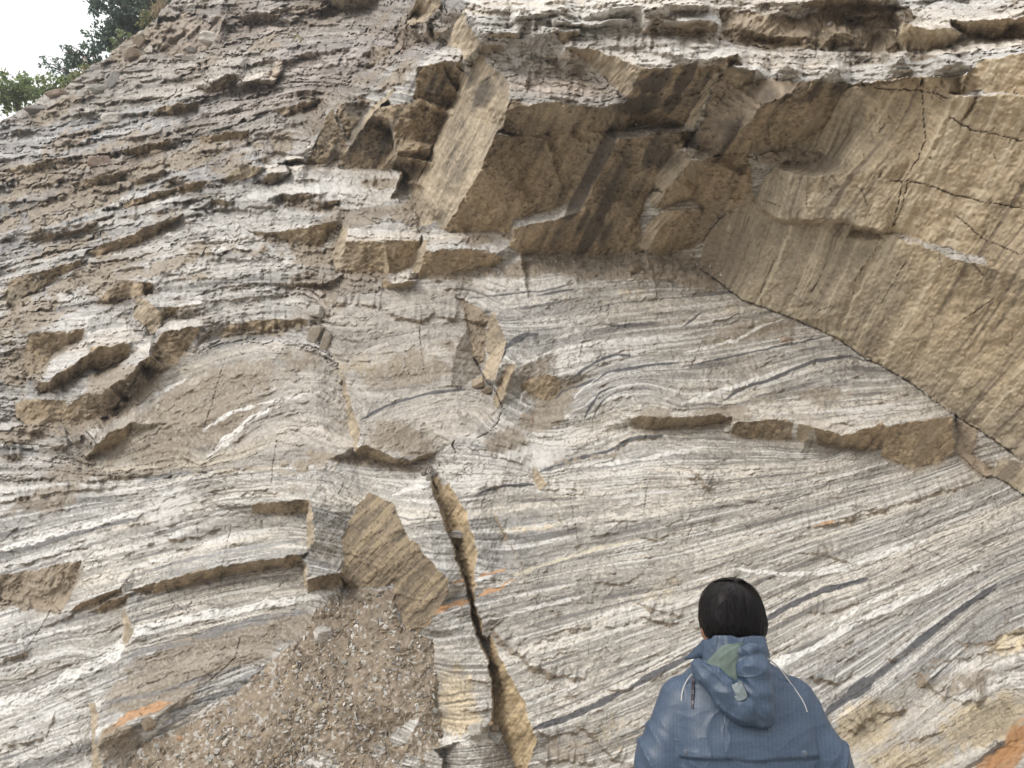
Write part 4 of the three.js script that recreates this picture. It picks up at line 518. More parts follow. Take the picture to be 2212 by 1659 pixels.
CRACKS.forEach((c, i) => { const L = line(c, 1), m = mppAt(L[0], L[1]); along(L, c[0] * 2 + 4, (o, d, a, len, x, y) => { const e = Math.min(1, a / 12, (len - a) / 12) * (0.75 + 0.5 * n2(a / 14, i, 4)); const t = Math.abs(d + 1.6 * n2(x / 9, y / 9, i) + 0.8 * n2(x / 3, y / 3, i)) / (c[0] * e + 0.01); if (t < 1) { crackM[o] = Math.max(crackM[o], 1 - t * t); lipH[o] -= c[0] * 3.2 * m * (1 - t); } }); });
const VKIND = { k: 1, s: 2, q: 3, o: 4, c: 5, b: 6 };
VEINS.forEach((v, i) => { const L = line(v, 2); along(L, v[1] * 1.8 + 5, (o, d, a, len, x, y) => { const e = Math.pow(clamp(Math.min(a, len - a) / 40), 0.6); const hw = v[1] * (0.35 + 0.65 * e) * (0.95 + 0.45 * n2(a / 26, i * 3.1, 5)); const t = Math.abs(d + (v[0] === 'k' || v[0] === 's' ? 1.4 : 2.6) * n2(x / 12, y / 9, 40 + i)) - hw; const s = clamp(0.5 - t / 1.6); if (s > 0 && s >= veinS[o]) { veinK[o] = VKIND[v[0]]; veinS[o] = s * (v[0] === 's' ? 0.8 : 1); } }); });
// small broken bed edges all over, following the bedding
{
  const r = rng(91);
  for (let k = 0; k < 1500; k++) {
    let x = lerp(-60, 2250, r()), y = lerp(-20, 1680, r()); const c = toChart(x, y), t = TIN.get(c[0], c[1]), f = t.f >= 0 ? FACETS[t.f].type : 'S';
    if (f !== 'S' && f !== 'P') { r(); r(); continue; }
    const L = [c[0], c[1]], n = 3 + Math.floor(r() * r() * 11), up = (c[1] < 640 && c[0] < 1000) || c[1] < 250; let px = c[0], py = c[1];
    for (let s = 0; s < n; s++) { const g = (BED(px + 6, py) - BED(px - 6, py)) / 12, gy = (BED(px, py + 6) - BED(px, py - 6)) / 12 || 1, sl = clamp(-g / gy, -1.5, 1.5), q = 9 / Math.hypot(1, sl); px += q; py += q * sl + (r() - 0.5) * 4.5; L.push(px, py); }
    layLip(L, (up ? 3 : 2) + r() * r() * (up ? 7 : 5), 14 + r() * 30, k % 37);
  }
}
// short joints across the beds
{
  const r = rng(17);
  for (let k = 0; k < 900; k++) {
    const x = lerp(0, 2212, r()), y = lerp(20, 1650, r()), c = toChart(x, y), len = 5 + r() * r() * 38, ang = (r() < 0.7 ? 1.15 : 2.0) + (r() - 0.5) * 0.9, L = [c[0], c[1]], m = 3; let px = c[0], py = c[1];
    for (let s = 0; s < m; s++) { px += Math.cos(ang + (r() - 0.5) * 0.8) * len / m; py += Math.sin(ang + (r() - 0.5) * 0.8) * len / m; L.push(px, py); }
    const mm = mppAt(c[0], c[1]);
    along(L, 4, (o, d) => { const t = Math.abs(d) / 1.25; if (t < 1) { crackM[o] = Math.max(crackM[o], 0.75 * (1 - t)); lipH[o] -= 2.0 * mm * (1 - t); } });
  }
}
const SK = {}; for (const k of 'dtkrwpm') SK[k] = new Float32Array(NV);
STAINS.forEach(([k, sx, sy, rx, ry, ang, st], q) => {
  const c = toChart(sx, sy), ca = Math.cos(ang * Math.PI / 180), sa = Math.sin(ang * Math.PI / 180), R = Math.max(rx, ry) * 1.3, [i0, i1] = rangeOf(GP, c[0] - R, c[0] + R), [j0, j1] = rangeOf(GQ, c[1] - R, c[1] + R), A = SK[k];
  for (let j = j0; j <= j1; j++) for (let i = i0; i <= i1; i++) { const dx = GP[i] - c[0], dy = GQ[j] - c[1], u = (dx * ca + dy * sa) / rx, v = (-dx * sa + dy * ca) / ry, d = Math.hypot(u, v); if (d < 1.3) { const o = j * NP + i; A[o] = Math.max(A[o], st * (1 - sstep(0.35, 1.25, d + 0.0))); } }
});
const ZMAP = (() => { const C = 5, X0 = -900, Y0 = -420, W = 900, H = 630, m = new Uint8Array(W * H); ZONES.forEach((z, q) => { const L = []; for (let i = 0; i < z[2].length; i += 2) { const x = z[2][i], y = z[2][i + 1]; const c = x < -300 || x > 2500 || y < -150 || y > 2000 ? [x, y] : toChart(x, y); L.push(c[0], c[1]); } let y0 = 1e9, y1 = -1e9; for (let i = 1; i < L.length; i += 2) { y0 = Math.min(y0, L[i]); y1 = Math.max(y1, L[i]); } for (let j = Math.max(0, Math.floor((y0 - Y0) / C)); j < Math.min(H, (y1 - Y0) / C); j++) for (let i = 0; i < W; i++) if (inPoly(L, X0 + i * C, Y0 + j * C)) m[j * W + i] = q + 1; }); return (x, y) => m[clamp(Math.round((y - Y0) / C), 0, H - 1) * W + clamp(Math.round((x - X0) / C), 0, W - 1)]; })();

const CH = { d: 0, e: 0, t: 0, u: 0 };
function chips(x, y, s) { // broken plates: t and u are random for each plate, e is the distance to its edge
  const X = Math.floor(x), Y = Math.floor(y); let a = 9, b = 9, id = 0;
  for (let j = -1; j <= 1; j++) for (let i = -1; i <= 1; i++) { const k = (Math.imul(X + i, 73856093) ^ Math.imul(Y + j, 19349663) ^ Math.imul(s, 83492791)) >>> 4 & 4095, dx = i + 0.5 + 0.45 * HT[k] - (x - X), dy = j + 0.5 + 0.45 * HT[(k * 7 + 13) & 4095] - (y - Y), d = dx * dx + dy * dy; if (d < a) { b = a; a = d; id = k; } else if (d < b) b = d; }
  CH.e = Math.sqrt(b) - Math.sqrt(a); CH.t = HT[(id * 5 + 3) & 4095]; CH.u = HT[(id * 11 + 7) & 4095]; return CH;
}
// dust that washes from the broken faces onto the beds below them
const HALO = new Float32Array(NV);
{
  let M = new Float32Array(NV), B = new Float32Array(NV);
  for (let j = 0; j < NQ; j++) for (let i = 0; i < NP; i++) { const o = j * NP + i, f = TIN.get(GP[i], GQ[j]).f, t = f >= 0 ? FACETS[f].type : 'S'; M[o] = t === 'R' || t === 'D' || t === 'E' ? 1 : Math.min(0.8, lipM[o]); }
  const box = (A, O, r, dx) => { for (let j = 0; j < NQ; j++) { if (dx) { let s = 0; for (let i = -r; i < NP; i++) { if (i + r < NP) s += A[j * NP + i + r]; if (i - r - 1 >= 0) s -= A[j * NP + i - r - 1]; if (i >= 0) O[j * NP + i] = s / (2 * r + 1); } } } if (!dx) for (let i = 0; i < NP; i++) { let s = 0; for (let j = -r; j < NQ; j++) { if (j + r < NQ) s += A[(j + r) * NP + i]; if (j - r - 1 >= 0) s -= A[(j - r - 1) * NP + i]; if (j >= 0) O[j * NP + i] = s / (2 * r + 1); } } };
  const r = Math.round(8 / STEP); box(M, B, r, true); box(B, M, r, false); box(M, B, r, true); box(B, M, r, false);
  const sh = Math.round(5 / STEP); for (let j = 0; j < NQ; j++) for (let i = 0; i < NP; i++) HALO[j * NP + i] = M[Math.max(0, j - sh) * NP + i];
}
// ---- relief and colour of every grid point
const POS = new Float32Array(NV * 3), COL = new Float32Array(NV * 3), NOR = new Float32Array(NV * 3), PIECE = new Int16Array(NV), HID = new Uint8Array(NV);
{
  const crest = CREST.map(([x, y]) => chart(x, y, 0)); const CB = [-0.3, -0.85, -0.55];
  const crestAt = (x, y) => { let b = 1e9, r = null; for (let k = 0; k + 1 < crest.length; k++) { const [ax, ay] = crest[k], [bx, by] = crest[k + 1], dx = bx - ax, dy = by - ay, t = clamp(((x - ax) * dx + (y - ay) * dy) / (dx * dx + dy * dy)), px = ax + t * dx, py = ay + t * dy, d = Math.hypot(x - px, y - py); if (d < b) { b = d; const s = dx * (y - py) - dy * (x - px); r = { d, out: s < 0, px, py }; } } return r; };
  const mix = (c, r, g, b, t) => { c[0] += (r - c[0]) * t; c[1] += (g - c[1]) * t; c[2] += (b - c[2]) * t; };
  const c = [0, 0, 0];
  for (let j = 0; j < NQ; j++) for (let i = 0; i < NP; i++) {
    const o = j * NP + i; let p = GP[i], q = GQ[j], beyond = 0;
    if (p < 520 && q < 460) { const r = crestAt(p, q); const rag = 5 * n2(p / 30, q / 30, 8) + 3 * n2(p / 9, q / 9, 9); if (r.out) { beyond = Math.max(0, r.d + rag * 0); p = r.px; q = r.py; } }
    const wx = 3.0 * n2(p / 17, q / 17, 21) + 1.6 * n2(p / 5.5, q / 5.5, 22), wy = 3.0 * n2(p / 17, q / 17, 23) + 1.6 * n2(p / 5.5, q / 5.5, 24);
    const T = TIN.get(p + wx, q + wy); let h = T.h; const fi = T.f, f = fi >= 0 ? FACETS[fi] : null;
    const B0 = at(p, q, 0), dist = Math.hypot(B0[0], B0[1] - 1.6, B0[2]), m = dist / FV;
    const zi = f ? 0 : ZMAP(p + wx * 2.5, q + wy * 2.5), z = zi ? ZONES[zi - 1] : null;
    let ty = f ? f.type : 'S', style = z ? z[1] : 'band';
    if (ty === 'P') style = 'beds';
    PIECE[o] = f ? fi : -1 - zi;
    const [X, Y, Z] = lift(B0, h);
    const big = n3(X * 0.45, Y * 0.45, Z * 0.45), mid = n3(X * 1.7, Y * 1.7, Z * 1.7), fin = n3(X / (9 * m), Y / (9 * m), Z / (9 * m)), grit = n3(X / (3.2 * m), Y / (3.2 * m), Z / (3.2 * m));
    const S = BED(p, q) + 5 * big + 2.2 * mid + 0.8 * fin;
    const riser = lipM[o]; let rough = 0;
    if (ty === 'S' || ty === 'P') {
      const far = style === 'slope' || style === 'beds' || style === 'shale' ? 1 : 0, sh = style === 'shale' || style === 'slope' ? 1.45 : 1;
      // beds step out a little at their lower edges
      for (const [per, amp, th] of far ? [[30, 2.6, -0.2], [11, 1.7, -0.15]] : [[34, 1.5, 0.1], [12, 1.0, 0.0], [5.5, 0.55, -0.1]]) {
        const sb = S / per + 0.7 * n2(p / (per * 7), q / (per * 3), per | 0), k = Math.floor(sb), fr = sb - k, on = sstep(th, th + 0.25, n2(k * 3.7, p / (per * 3.2), 31 + (per | 0)));
        rough += amp * on * (fr - 0.5); if (fr > 0.9 && on > 0.5) rough -= amp * 0.3;
      }
      rough += 1.1 * fin + 0.75 * grit + 2.5 * mid * (far ? 1.2 : 0.6);
      // plates that have broken away along the bedding, large and small
      const wv = 0.35 * fin + 0.5 * mid, A = chips(p / (far ? 74 : 70) + wv, S / (far ? 15 : 14) + 0.3 * fin, 3), At = A.t, Ae = A.e, Bq = chips(p / (far ? 15 : 15) + 0.4 * fin, S / (far ? 4.6 : 4.4) + 0.3 * grit, 5), Bt = Bq.t, Be = Bq.e, Bu = Bq.u;
      rough += ((far ? 3.6 : 1.7) * At * sstep(0, 0.16, Ae) + (far ? 1.25 : 0.75) * Bt * sstep(0, 0.3, Be)) * sh;
      const seam = Math.max((1 - sstep(0.03, 0.1, Ae)) * (At > 0.1 ? 0.75 : 0.15), (1 - sstep(0.04, 0.16, Be)) * (Bu > (far ? 0.2 : 0.35) ? 0.6 : 0.06)); rough -= 1.3 * seam * sh;
      // colour: bands of quartz, grey gneiss and dark hornblende
      const a1 = n2(S / 80, p / 1100, 51), a2 = n2(S / 27, p / 520, 52), a3 = n2(S / 10, p / 230, 53), a4 = n2(S / 4.2, p / 100, 54), a5 = n2(S / 2.1, p / 38, 55);
      let v = 0.24 * a1 + 0.3 * a2 + 0.34 * a3 + 0.3 * a4 + 0.28 * a5 + 0.36 * grit + 0.2 * Bt + 0.12 * At;
      if (style === 'band') {
        v += 0.2; const L = v > 0.3 ? lerp(0.42, 0.66, sstep(0.3, 0.8, v)) : v > -0.4 ? lerp(0.235, 0.42, (v + 0.4) / 0.7) : lerp(0.1, 0.235, sstep(-0.95, -0.4, v));
        c[0] = L; c[1] = L * 0.968; c[2] = L * 0.91;
        const warm = sstep(0.0, 0.6, big * 0.8 + a2 * 0.35 + 0.25 * mid); mix(c, L * 0.93, L * 0.83, L * 0.66, 0.42 * warm);
        const thin = n2(S / 3.3, p / 170, 56) + 0.25 * n2(S / 20, p / 300, 57); if (thin < -0.54) mix(c, 0.13, 0.125, 0.12, 0.75 * sstep(-0.54, -0.66, thin)); else if (thin > 0.52) mix(c, 0.7, 0.69, 0.66, 0.7 * sstep(0.5, 0.68, thin));
      } else if (style === 'beds') {
        const L = clamp(0.52 + 0.26 * v, 0.16, 0.7); c[0] = L; c[1] = L * 0.97; c[2] = L * 0.915; mix(c, L * 0.96, L * 0.82, L * 0.65, 0.45 * sstep(0, 0.6, a2 + big * 0.4 + 0.3 * mid));
      } else if (style === 'shale') {
        const L = clamp(0.385 + 0.29 * v, 0.11, 0.66); c[0] = L; c[1] = L * 0.962; c[2] = L * 0.9; mix(c, 0.265 + 0.08 * v, 0.216 + 0.065 * v, 0.16 + 0.05 * v, 0.75 * sstep(0.0, 0.45, n3(X * 0.8, Y * 0.8, Z * 0.8) + 0.4 * n3(X * 2.7, Y * 2.7, Z * 2.7) - 0.02));
      } else if (style === 'slope') {
        const L = clamp(0.335 + 0.26 * v, 0.09, 0.62); c[0] = L; c[1] = L * 0.92; c[2] = L * 0.82; mix(c, 0.255 + 0.06 * v, 0.207 + 0.05 * v, 0.158 + 0.04 * v, 0.75 * sstep(-0.05, 0.45, n3(X * 0.9, Y * 0.9, Z * 0.9) + 0.35 * n3(X * 3, Y * 3, Z * 3) - 0.05)); mix(c, L * 0.85, L * 0.87, L * 0.9, 0.6 * sstep(0.15, 0.5, a1));
      } else if (style === 'spec') {
        const L = clamp(0.39 + 0.24 * v, 0.1, 0.64); c[0] = L; c[1] = L * 0.93; c[2] = L * 0.83; mix(c, L * 0.95, L * 0.82, L * 0.6, 0.5 * sstep(0, 0.5, big + 0.4 * a2));
      } else { // rusty bed
        const L = clamp(0.4 + 0.2 * v, 0.12, 0.62); c[0] = L; c[1] = L * 0.94; c[2] = L * 0.84; rough += 3 * fbm3(X * 3, Y * 3, Z * 3, 3);
      }
      if (seam > 0) mix(c, 0.13, 0.105, 0.078, 0.75 * seam);
      { const t = sstep(0.22, 0.62, HALO[o] * (1 - 0.25 * (style === 'beds' ? 1 : 0)) + 0.3 * n3(X * 2.4 + 9, Y * 2.4, Z * 2.4) + 0.22 * fin + 0.1 * grit - 0.06); if (t > 0) { const k = 1 + 0.14 * fin + 0.2 * grit; mix(c, 0.265 * k, 0.216 * k, 0.16 * k, 0.8 * t); rough += 0.8 * t * (fin + grit); } }
      // speckled brown film on some beds
      const sm = SK.m[o]; if (sm > 0) { const t = sstep(0.25, 0.6, sm + 0.35 * n3(X * 3, Y * 3, Z * 3) + 0.25 * fin); mix(c, 0.25 + 0.05 * a3, 0.205 + 0.045 * a3, 0.155 + 0.04 * a3, 0.8 * t); mix(c, 0.42, 0.38, 0.31, 0.6 * t * sstep(0.1, 0.6, grit + 0.3 * fin)); }
      // dirt under the lips
      const rd = Math.max(riser, 0); if (rd > 0) mix(c, 0.25 + 0.07 * fin + 0.06 * grit, 0.2 + 0.06 * fin + 0.05 * grit, 0.145 + 0.04 * fin + 0.04 * grit, (far ? 0.6 : 0.8) * rd);
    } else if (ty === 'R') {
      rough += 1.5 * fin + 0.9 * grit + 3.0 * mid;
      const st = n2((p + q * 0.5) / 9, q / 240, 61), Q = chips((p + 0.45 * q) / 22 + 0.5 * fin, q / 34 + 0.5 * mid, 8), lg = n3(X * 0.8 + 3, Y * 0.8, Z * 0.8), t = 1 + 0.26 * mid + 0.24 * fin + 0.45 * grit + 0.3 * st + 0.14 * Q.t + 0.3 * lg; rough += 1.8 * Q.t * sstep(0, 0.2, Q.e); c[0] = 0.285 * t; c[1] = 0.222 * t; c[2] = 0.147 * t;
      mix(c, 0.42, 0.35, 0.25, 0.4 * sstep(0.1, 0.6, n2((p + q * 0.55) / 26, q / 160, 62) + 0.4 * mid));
    } else if (ty === 'G') {
      const e = f.name === 'crack_face' ? p * 0.86 + q * 0.5 : f.name === 'rock_rib' || f.name === 'rock_prow' ? p * 0.87 + q * 0.45 : p * 0.72 + q * 0.7, l1 = n2(e / 7, (p - q) / 90, 64), l2 = n2(e / 2.8, (p - q) / 40, 65), l3 = n2(e / 18, (p - q) / 130, 66);
      const dusty = f.name === 'joint_face' && q > 1040 && p > 730 && p < 980;  // dust plus the shade of this side face, both put into the colour
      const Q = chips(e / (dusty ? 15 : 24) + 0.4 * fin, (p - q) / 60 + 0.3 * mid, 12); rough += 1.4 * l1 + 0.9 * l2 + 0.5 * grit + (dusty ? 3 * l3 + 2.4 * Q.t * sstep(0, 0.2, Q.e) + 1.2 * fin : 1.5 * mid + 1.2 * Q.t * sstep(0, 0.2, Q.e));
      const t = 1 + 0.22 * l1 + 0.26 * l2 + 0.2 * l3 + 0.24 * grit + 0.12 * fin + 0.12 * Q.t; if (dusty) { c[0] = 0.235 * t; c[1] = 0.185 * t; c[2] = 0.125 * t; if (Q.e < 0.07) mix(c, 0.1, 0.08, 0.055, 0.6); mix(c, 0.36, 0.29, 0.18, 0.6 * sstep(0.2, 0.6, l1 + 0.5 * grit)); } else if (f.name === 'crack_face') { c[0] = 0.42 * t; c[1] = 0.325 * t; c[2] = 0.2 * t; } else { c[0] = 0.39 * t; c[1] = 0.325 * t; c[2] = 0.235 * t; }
    } else if (ty === 'W') {
      const e = dot3(wallS.n, [X, Y, Z]) + 2.5 * mid + 7 * big, g = dot3(wallS.t, [X, Y, Z]), l1 = n2(e / 24, g / 500, 71), l2 = n2(e / 7, g / 260, 72), l3 = n2(e / 2.9, g / 120, 73);
      const v = 0.5 * l1 + 0.55 * l2 + 0.4 * l3; rough += 0.5 * l2 + 0.4 * l3 + 0.3 * fin + 0.4 * grit + 1.0 * mid;
      const Q = chips(e / 21 + 0.3 * fin, g / 60 + 0.3 * mid, 9); rough += 0.8 * Q.t * sstep(0, 0.15, Q.e); const t = 1 + 0.26 * v + 0.22 * grit + 0.12 * fin + 0.12 * Q.t; c[0] = 0.45 * t; c[1] = 0.366 * t; c[2] = 0.25 * t; mix(c, 0.33 * t, 0.29 * t, 0.225 * t, 0.6 * sstep(0.0, 0.5, big + 0.5 * mid)); mix(c, 0.31, 0.25, 0.18, 0.6 * sstep(0.5, 0.8, HALO[o] + 0.3 * mid + 0.15 * fin));
      mix(c, 0.62, 0.545, 0.41, 0.75 * sstep(0.32, 0.64, v + 0.14 * fin + 0.1 * grit)); mix(c, 0.2, 0.16, 0.118, 0.75 * sstep(0.34, 0.68, -v + 0.1 * grit));
    } else { // earth and scree
      rough += 4 * mid + 3.2 * fin + 1.6 * grit + 5 * n3(X * 5, Y * 5, Z * 5);
      const t = 1 + 0.22 * mid + 0.2 * fin + 0.25 * grit; if (ty === 'E') { c[0] = 0.24 * t; c[1] = 0.192 * t; c[2] = 0.14 * t; } else { c[0] = 0.31 * t; c[1] = 0.252 * t; c[2] = 0.186 * t; }
      if (ty === 'E') mix(c, 0.5, 0.48, 0.44, 0.8 * sstep(0.38, 0.6, n3(X / (4.2 * m), Y / (4.2 * m), Z / (4.2 * m) + 3) + 0.25 * mid));
    }
    // veins
    if (veinS[o] > 0 && (ty === 'S' || ty === 'P' || ty === 'W')) {
      const s = veinS[o] * (1 - 0.7 * riser), g = 1 + 0.2 * fin + 0.15 * grit; const k = veinK[o];
      if (k === 1) mix(c, 0.085 * g, 0.085 * g, 0.09 * g, 0.95 * s); else if (k === 2) mix(c, 0.18 * g, 0.18 * g, 0.185 * g, 0.8 * s); else if (k === 3) { mix(c, 0.7 * g, 0.685 * g, 0.65 * g, 0.92 * s); rough += 1.6 * s * (fin + grit); } else if (k === 4) mix(c, 0.5 * g, 0.29 * g, 0.15 * g, 0.9 * s); else if (k === 5) mix(c, 0.6 * g, 0.54 * g, 0.42 * g, 0.8 * s); else mix(c, 0.1 * g, 0.075 * g, 0.055 * g, 0.95 * s);
    }
    // dust, stains
    const edge = 0.4 * n3(X * 2.2, Y * 2.2, Z * 2.2) + 0.3 * fin;
    if (SK.p[o] > 0) { const L = (c[0] + c[1] + c[2]) / 3; mix(c, L * 1.12, L * 0.96, L * 0.86, SK.p[o]); }
    if (SK.w[o] > 0) mix(c, 0.66, 0.645, 0.61, 0.75 * sstep(0.15, 0.6, SK.w[o] + edge * 0.9 - 0.15) * (1 - riser));
    if (SK.t[o] > 0) { const L = (c[0] + c[1] + c[2]) / 3; mix(c, L * 1.14, L * 0.96, L * 0.68, sstep(0.15, 0.6, SK.t[o] + edge * 0.7)); }
    if (SK.d[o] > 0) { const t = sstep(0.3, 0.6, SK.d[o] + edge); mix(c, 0.29 + 0.05 * fin + 0.06 * grit, 0.238 + 0.045 * fin + 0.05 * grit, 0.177 + 0.035 * fin + 0.04 * grit, 0.82 * t); rough += t * (2.2 * fin + 2 * mid + 0.8 * grit); }
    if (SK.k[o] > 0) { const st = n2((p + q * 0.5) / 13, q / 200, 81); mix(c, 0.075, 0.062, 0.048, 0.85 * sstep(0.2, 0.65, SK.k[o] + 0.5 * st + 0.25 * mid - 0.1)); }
    if (SK.r[o] > 0) mix(c, 0.38, 0.2, 0.085, 0.85 * sstep(0.25, 0.65, SK.r[o] + edge));
    if (crackM[o] > 0) mix(c, 0.1, 0.078, 0.055, 0.8 * crackM[o]);
    h += lipH[o] + rough * m;
    COL[3 * o] = clamp(c[0], 0.02, 0.75); COL[3 * o + 1] = clamp(c[1], 0.02, 0.75); COL[3 * o + 2] = clamp(c[2], 0.015, 0.74);
    { const Q = lift(B0, h); POS[3 * o] = Q[0]; POS[3 * o + 1] = Q[1]; POS[3 * o + 2] = Q[2]; }
    if (beyond > 0) { const e = Math.min(beyond, 260) * 0.045; POS[3 * o] += CB[0] * e; POS[3 * o + 1] += CB[1] * e; POS[3 * o + 2] += CB[2] * e; if (beyond > 120) HID[o] = 1; }
  }
  for (let j = 0; j < NQ; j++) for (let i = 0; i < NP; i++) {
    const o = (j * NP + i) * 3, l = (j * NP + Math.max(0, i - 1)) * 3, r = (j * NP + Math.min(NP - 1, i + 1)) * 3, u = (Math.max(0, j - 1) * NP + i) * 3, d = (Math.min(NQ - 1, j + 1) * NP + i) * 3;
    const ax = POS[r] - POS[l], ay = POS[r + 1] - POS[l + 1], az = POS[r + 2] - POS[l + 2], bx = POS[u] - POS[d], by = POS[u + 1] - POS[d + 1], bz = POS[u + 2] - POS[d + 2];
    let nx = ay * bz - az * by, ny = az * bx - ax * bz, nz = ax * by - ay * bx; const n = Math.hypot(nx, ny, nz) || 1; NOR[o] = nx / n; NOR[o + 1] = ny / n; NOR[o + 2] = nz / n;
  }
}
// ---- the cliff as an object, split into its slabs, steps, blocks and joint faces
{
  const cliff = new THREE.Group(); cliff.name = 'cliff'; scene.add(cliff); cliff.userData = { kind: 'structure', label: 'tall banded grey and tan rock face with ledges, an overhang and a long open crack', category: 'cliff' };
  const stone = new THREE.MeshStandardMaterial({ vertexColors: true, roughness: 0.82, metalness: 0 });
  const count = new Map(), cell = new Int16Array((NP - 1) * (NQ - 1));
  for (let j = 0; j + 1 < NQ; j++) for (let i = 0; i + 1 < NP; i++) { const o = j * NP + i; if (HID[o] && HID[o + 1] && HID[o + NP] && HID[o + NP + 1]) { cell[j * (NP - 1) + i] = -999; continue; } const k = PIECE[o]; cell[j * (NP - 1) + i] = k; count.set(k, (count.get(k) || 0) + 1); }
  const loc = new Int32Array(NV);
  for (const [k, n] of count) {
    loc.fill(-1); const idx = new Uint32Array(n * 6), map = []; let t = 0;
    const v = (o) => { if (loc[o] < 0) { loc[o] = map.length; map.push(o); } return loc[o]; };
    for (let j = 0; j + 1 < NQ; j++) for (let i = 0; i + 1 < NP; i++) { if (cell[j * (NP - 1) + i] !== k) continue; const o = j * NP + i, a = v(o), b = v(o + 1), c = v(o + NP), d = v(o + NP + 1); idx[t++] = a; idx[t++] = c; idx[t++] = b; idx[t++] = b; idx[t++] = c; idx[t++] = d; }
    const P = new Float32Array(map.length * 3), C = new Float32Array(map.length * 3), N = new Float32Array(map.length * 3);
    map.forEach((o, i) => { for (let e = 0; e < 3; e++) { P[3 * i + e] = POS[3 * o + e]; C[3 * i + e] = COL[3 * o + e]; N[3 * i + e] = NOR[3 * o + e]; } });
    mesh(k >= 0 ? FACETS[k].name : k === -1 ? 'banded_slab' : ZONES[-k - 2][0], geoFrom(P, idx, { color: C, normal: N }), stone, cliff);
  }
}

// ------------------------------------------------------------------ ground in front of the cliff
{
  const N = 120, pos = [], col = [], idx = [];
  for (let j = 0; j <= N; j++) for (let i = 0; i <= N; i++) {
    const u = i / N * 2 - 1, v = j / N, x = 60 * u * Math.abs(u), z = lerp(-9, 1, v < 0.7 ? v / 0.7 * 1 : 1) + (v > 0.7 ? Math.pow((v - 0.7) / 0.3, 2) * 60 : 0);
    const y = 0.03 * n2(x * 1.3, z * 1.3, 1) + 0.012 * n2(x * 6, z * 6, 2), t = 1 + 0.25 * n2(x * 2, z * 2, 3) + 0.2 * n2(x * 9, z * 9, 4);
    pos.push(x, y, z); col.push(0.36 * t, 0.32 * t, 0.265 * t);
  }
  for (let j = 0; j < N; j++) for (let i = 0; i < N; i++) { const a = j * (N + 1) + i, b = a + 1, c = a + N + 1, d = c + 1; idx.push(a, c, b, b, c, d); }
  const g = mesh('ground', geoFrom(pos, idx, { color: col }), new THREE.MeshStandardMaterial({ vertexColors: true, roughness: 0.95 }), scene);
  g.userData = { kind: 'structure', label: 'bare stony brown ground in front of the rock face', category: 'ground' };
}

// ------------------------------------------------------------------ trees, shrubs and grass along the skyline
function placeAt(x, y, dist) { const d = sight(x, y), k = dist / Math.hypot(...d); return V3(EYE[0] + d[0] * k, EYE[1] + d[1] * k, EYE[2] + d[2] * k); }
function taper(pts, r0, r1, seg = 6) { // a tapered, bent limb
  const c = new THREE.CatmullRomCurve3(pts), n = Math.max(3, pts.length * 2), fr = c.computeFrenetFrames(n), pos = [], idx = [];
  for (let i = 0; i <= n; i++) { const p = c.getPointAt(i / n), r = lerp(r0, r1, i / n); for (let k = 0; k < seg; k++) { const a = k / seg * Math.PI * 2, q = p.clone().addScaledVector(fr.normals[i], Math.cos(a) * r).addScaledVector(fr.binormals[i], Math.sin(a) * r); pos.push(q.x, q.y, q.z); } }
  for (let i = 0; i < n; i++) for (let k = 0; k < seg; k++) { const a = i * seg + k, b = i * seg + (k + 1) % seg; idx.push(a, b, a + seg, b, b + seg, a + seg); }
  return geoFrom(pos, idx);
}
const LEAF = new THREE.MeshPhysicalMaterial({ vertexColors: true, roughness: 0.75, side: THREE.DoubleSide, transmission: 0.6, thickness: 0 });
const BARK = new THREE.MeshStandardMaterial({ color: new THREE.Color().setRGB(0.16, 0.125, 0.095), roughness: 0.9 });
function leafCloud(lobes, per, size, tones, seed) { // leaves spread through the lobes' volumes, in clumps, with gaps
  const r = rng(seed), pos = [], col = [], idx = [], g = () => (r() + r() + r() - 1.5) / 1.5;
  for (const [c, rad, dens = 1] of lobes) {
    const clumps = [], nc = Math.max(4, Math.round(9 * dens + rad * 10)); for (let i = 0; i < nc; i++) { const v = V3(g(), g(), g()).normalize().multiplyScalar(rad * Math.cbrt(0.12 + 0.88 * r())); v.y *= 0.85; clumps.push([c.clone().add(v), rad * (0.2 + 0.22 * r()), r()]); }
    const n = Math.round(per * rad * rad * dens);
    for (let i = 0; i < n; i++) {
      const [q, s, tone] = clumps[Math.floor(r() * nc)], p = V3(g(), g(), g()).multiplyScalar(s * 1.25).add(q), L = size * (0.6 + 0.8 * r());
      const a = V3(g(), g() - 0.25, g()).normalize(), b = V3(g(), g(), g()).cross(a).normalize(), nn = a.clone().cross(b), o = pos.length / 3, w2 = 0.32 * L;
      const tip = p.clone().addScaledVector(a, L), m1 = p.clone().addScaledVector(a, L * 0.45).addScaledVector(b, w2).addScaledVector(nn, 0.12 * L), m2 = p.clone().addScaledVector(a, L * 0.45).addScaledVector(b, -w2).addScaledVector(nn, 0.12 * L);
      pos.push(p.x, p.y, p.z, m1.x, m1.y, m1.z, tip.x, tip.y, tip.z, m2.x, m2.y, m2.z); idx.push(o, o + 1, o + 2, o, o + 2, o + 3);
      const T0 = tones[Math.min(tones.length - 1, Math.floor((tone * 0.65 + r() * 0.35) * tones.length))], k = 0.75 + 0.5 * r(), T = [Math.min(0.6, T0[0] * 1.3), Math.min(0.6, T0[1] * 1.3), T0[2] * 1.3]; for (let e = 0; e < 4; e++) col.push(T[0] * k, T[1] * k, T[2] * k);
    }
  }
  return geoFrom(pos, idx, { color: col });
}
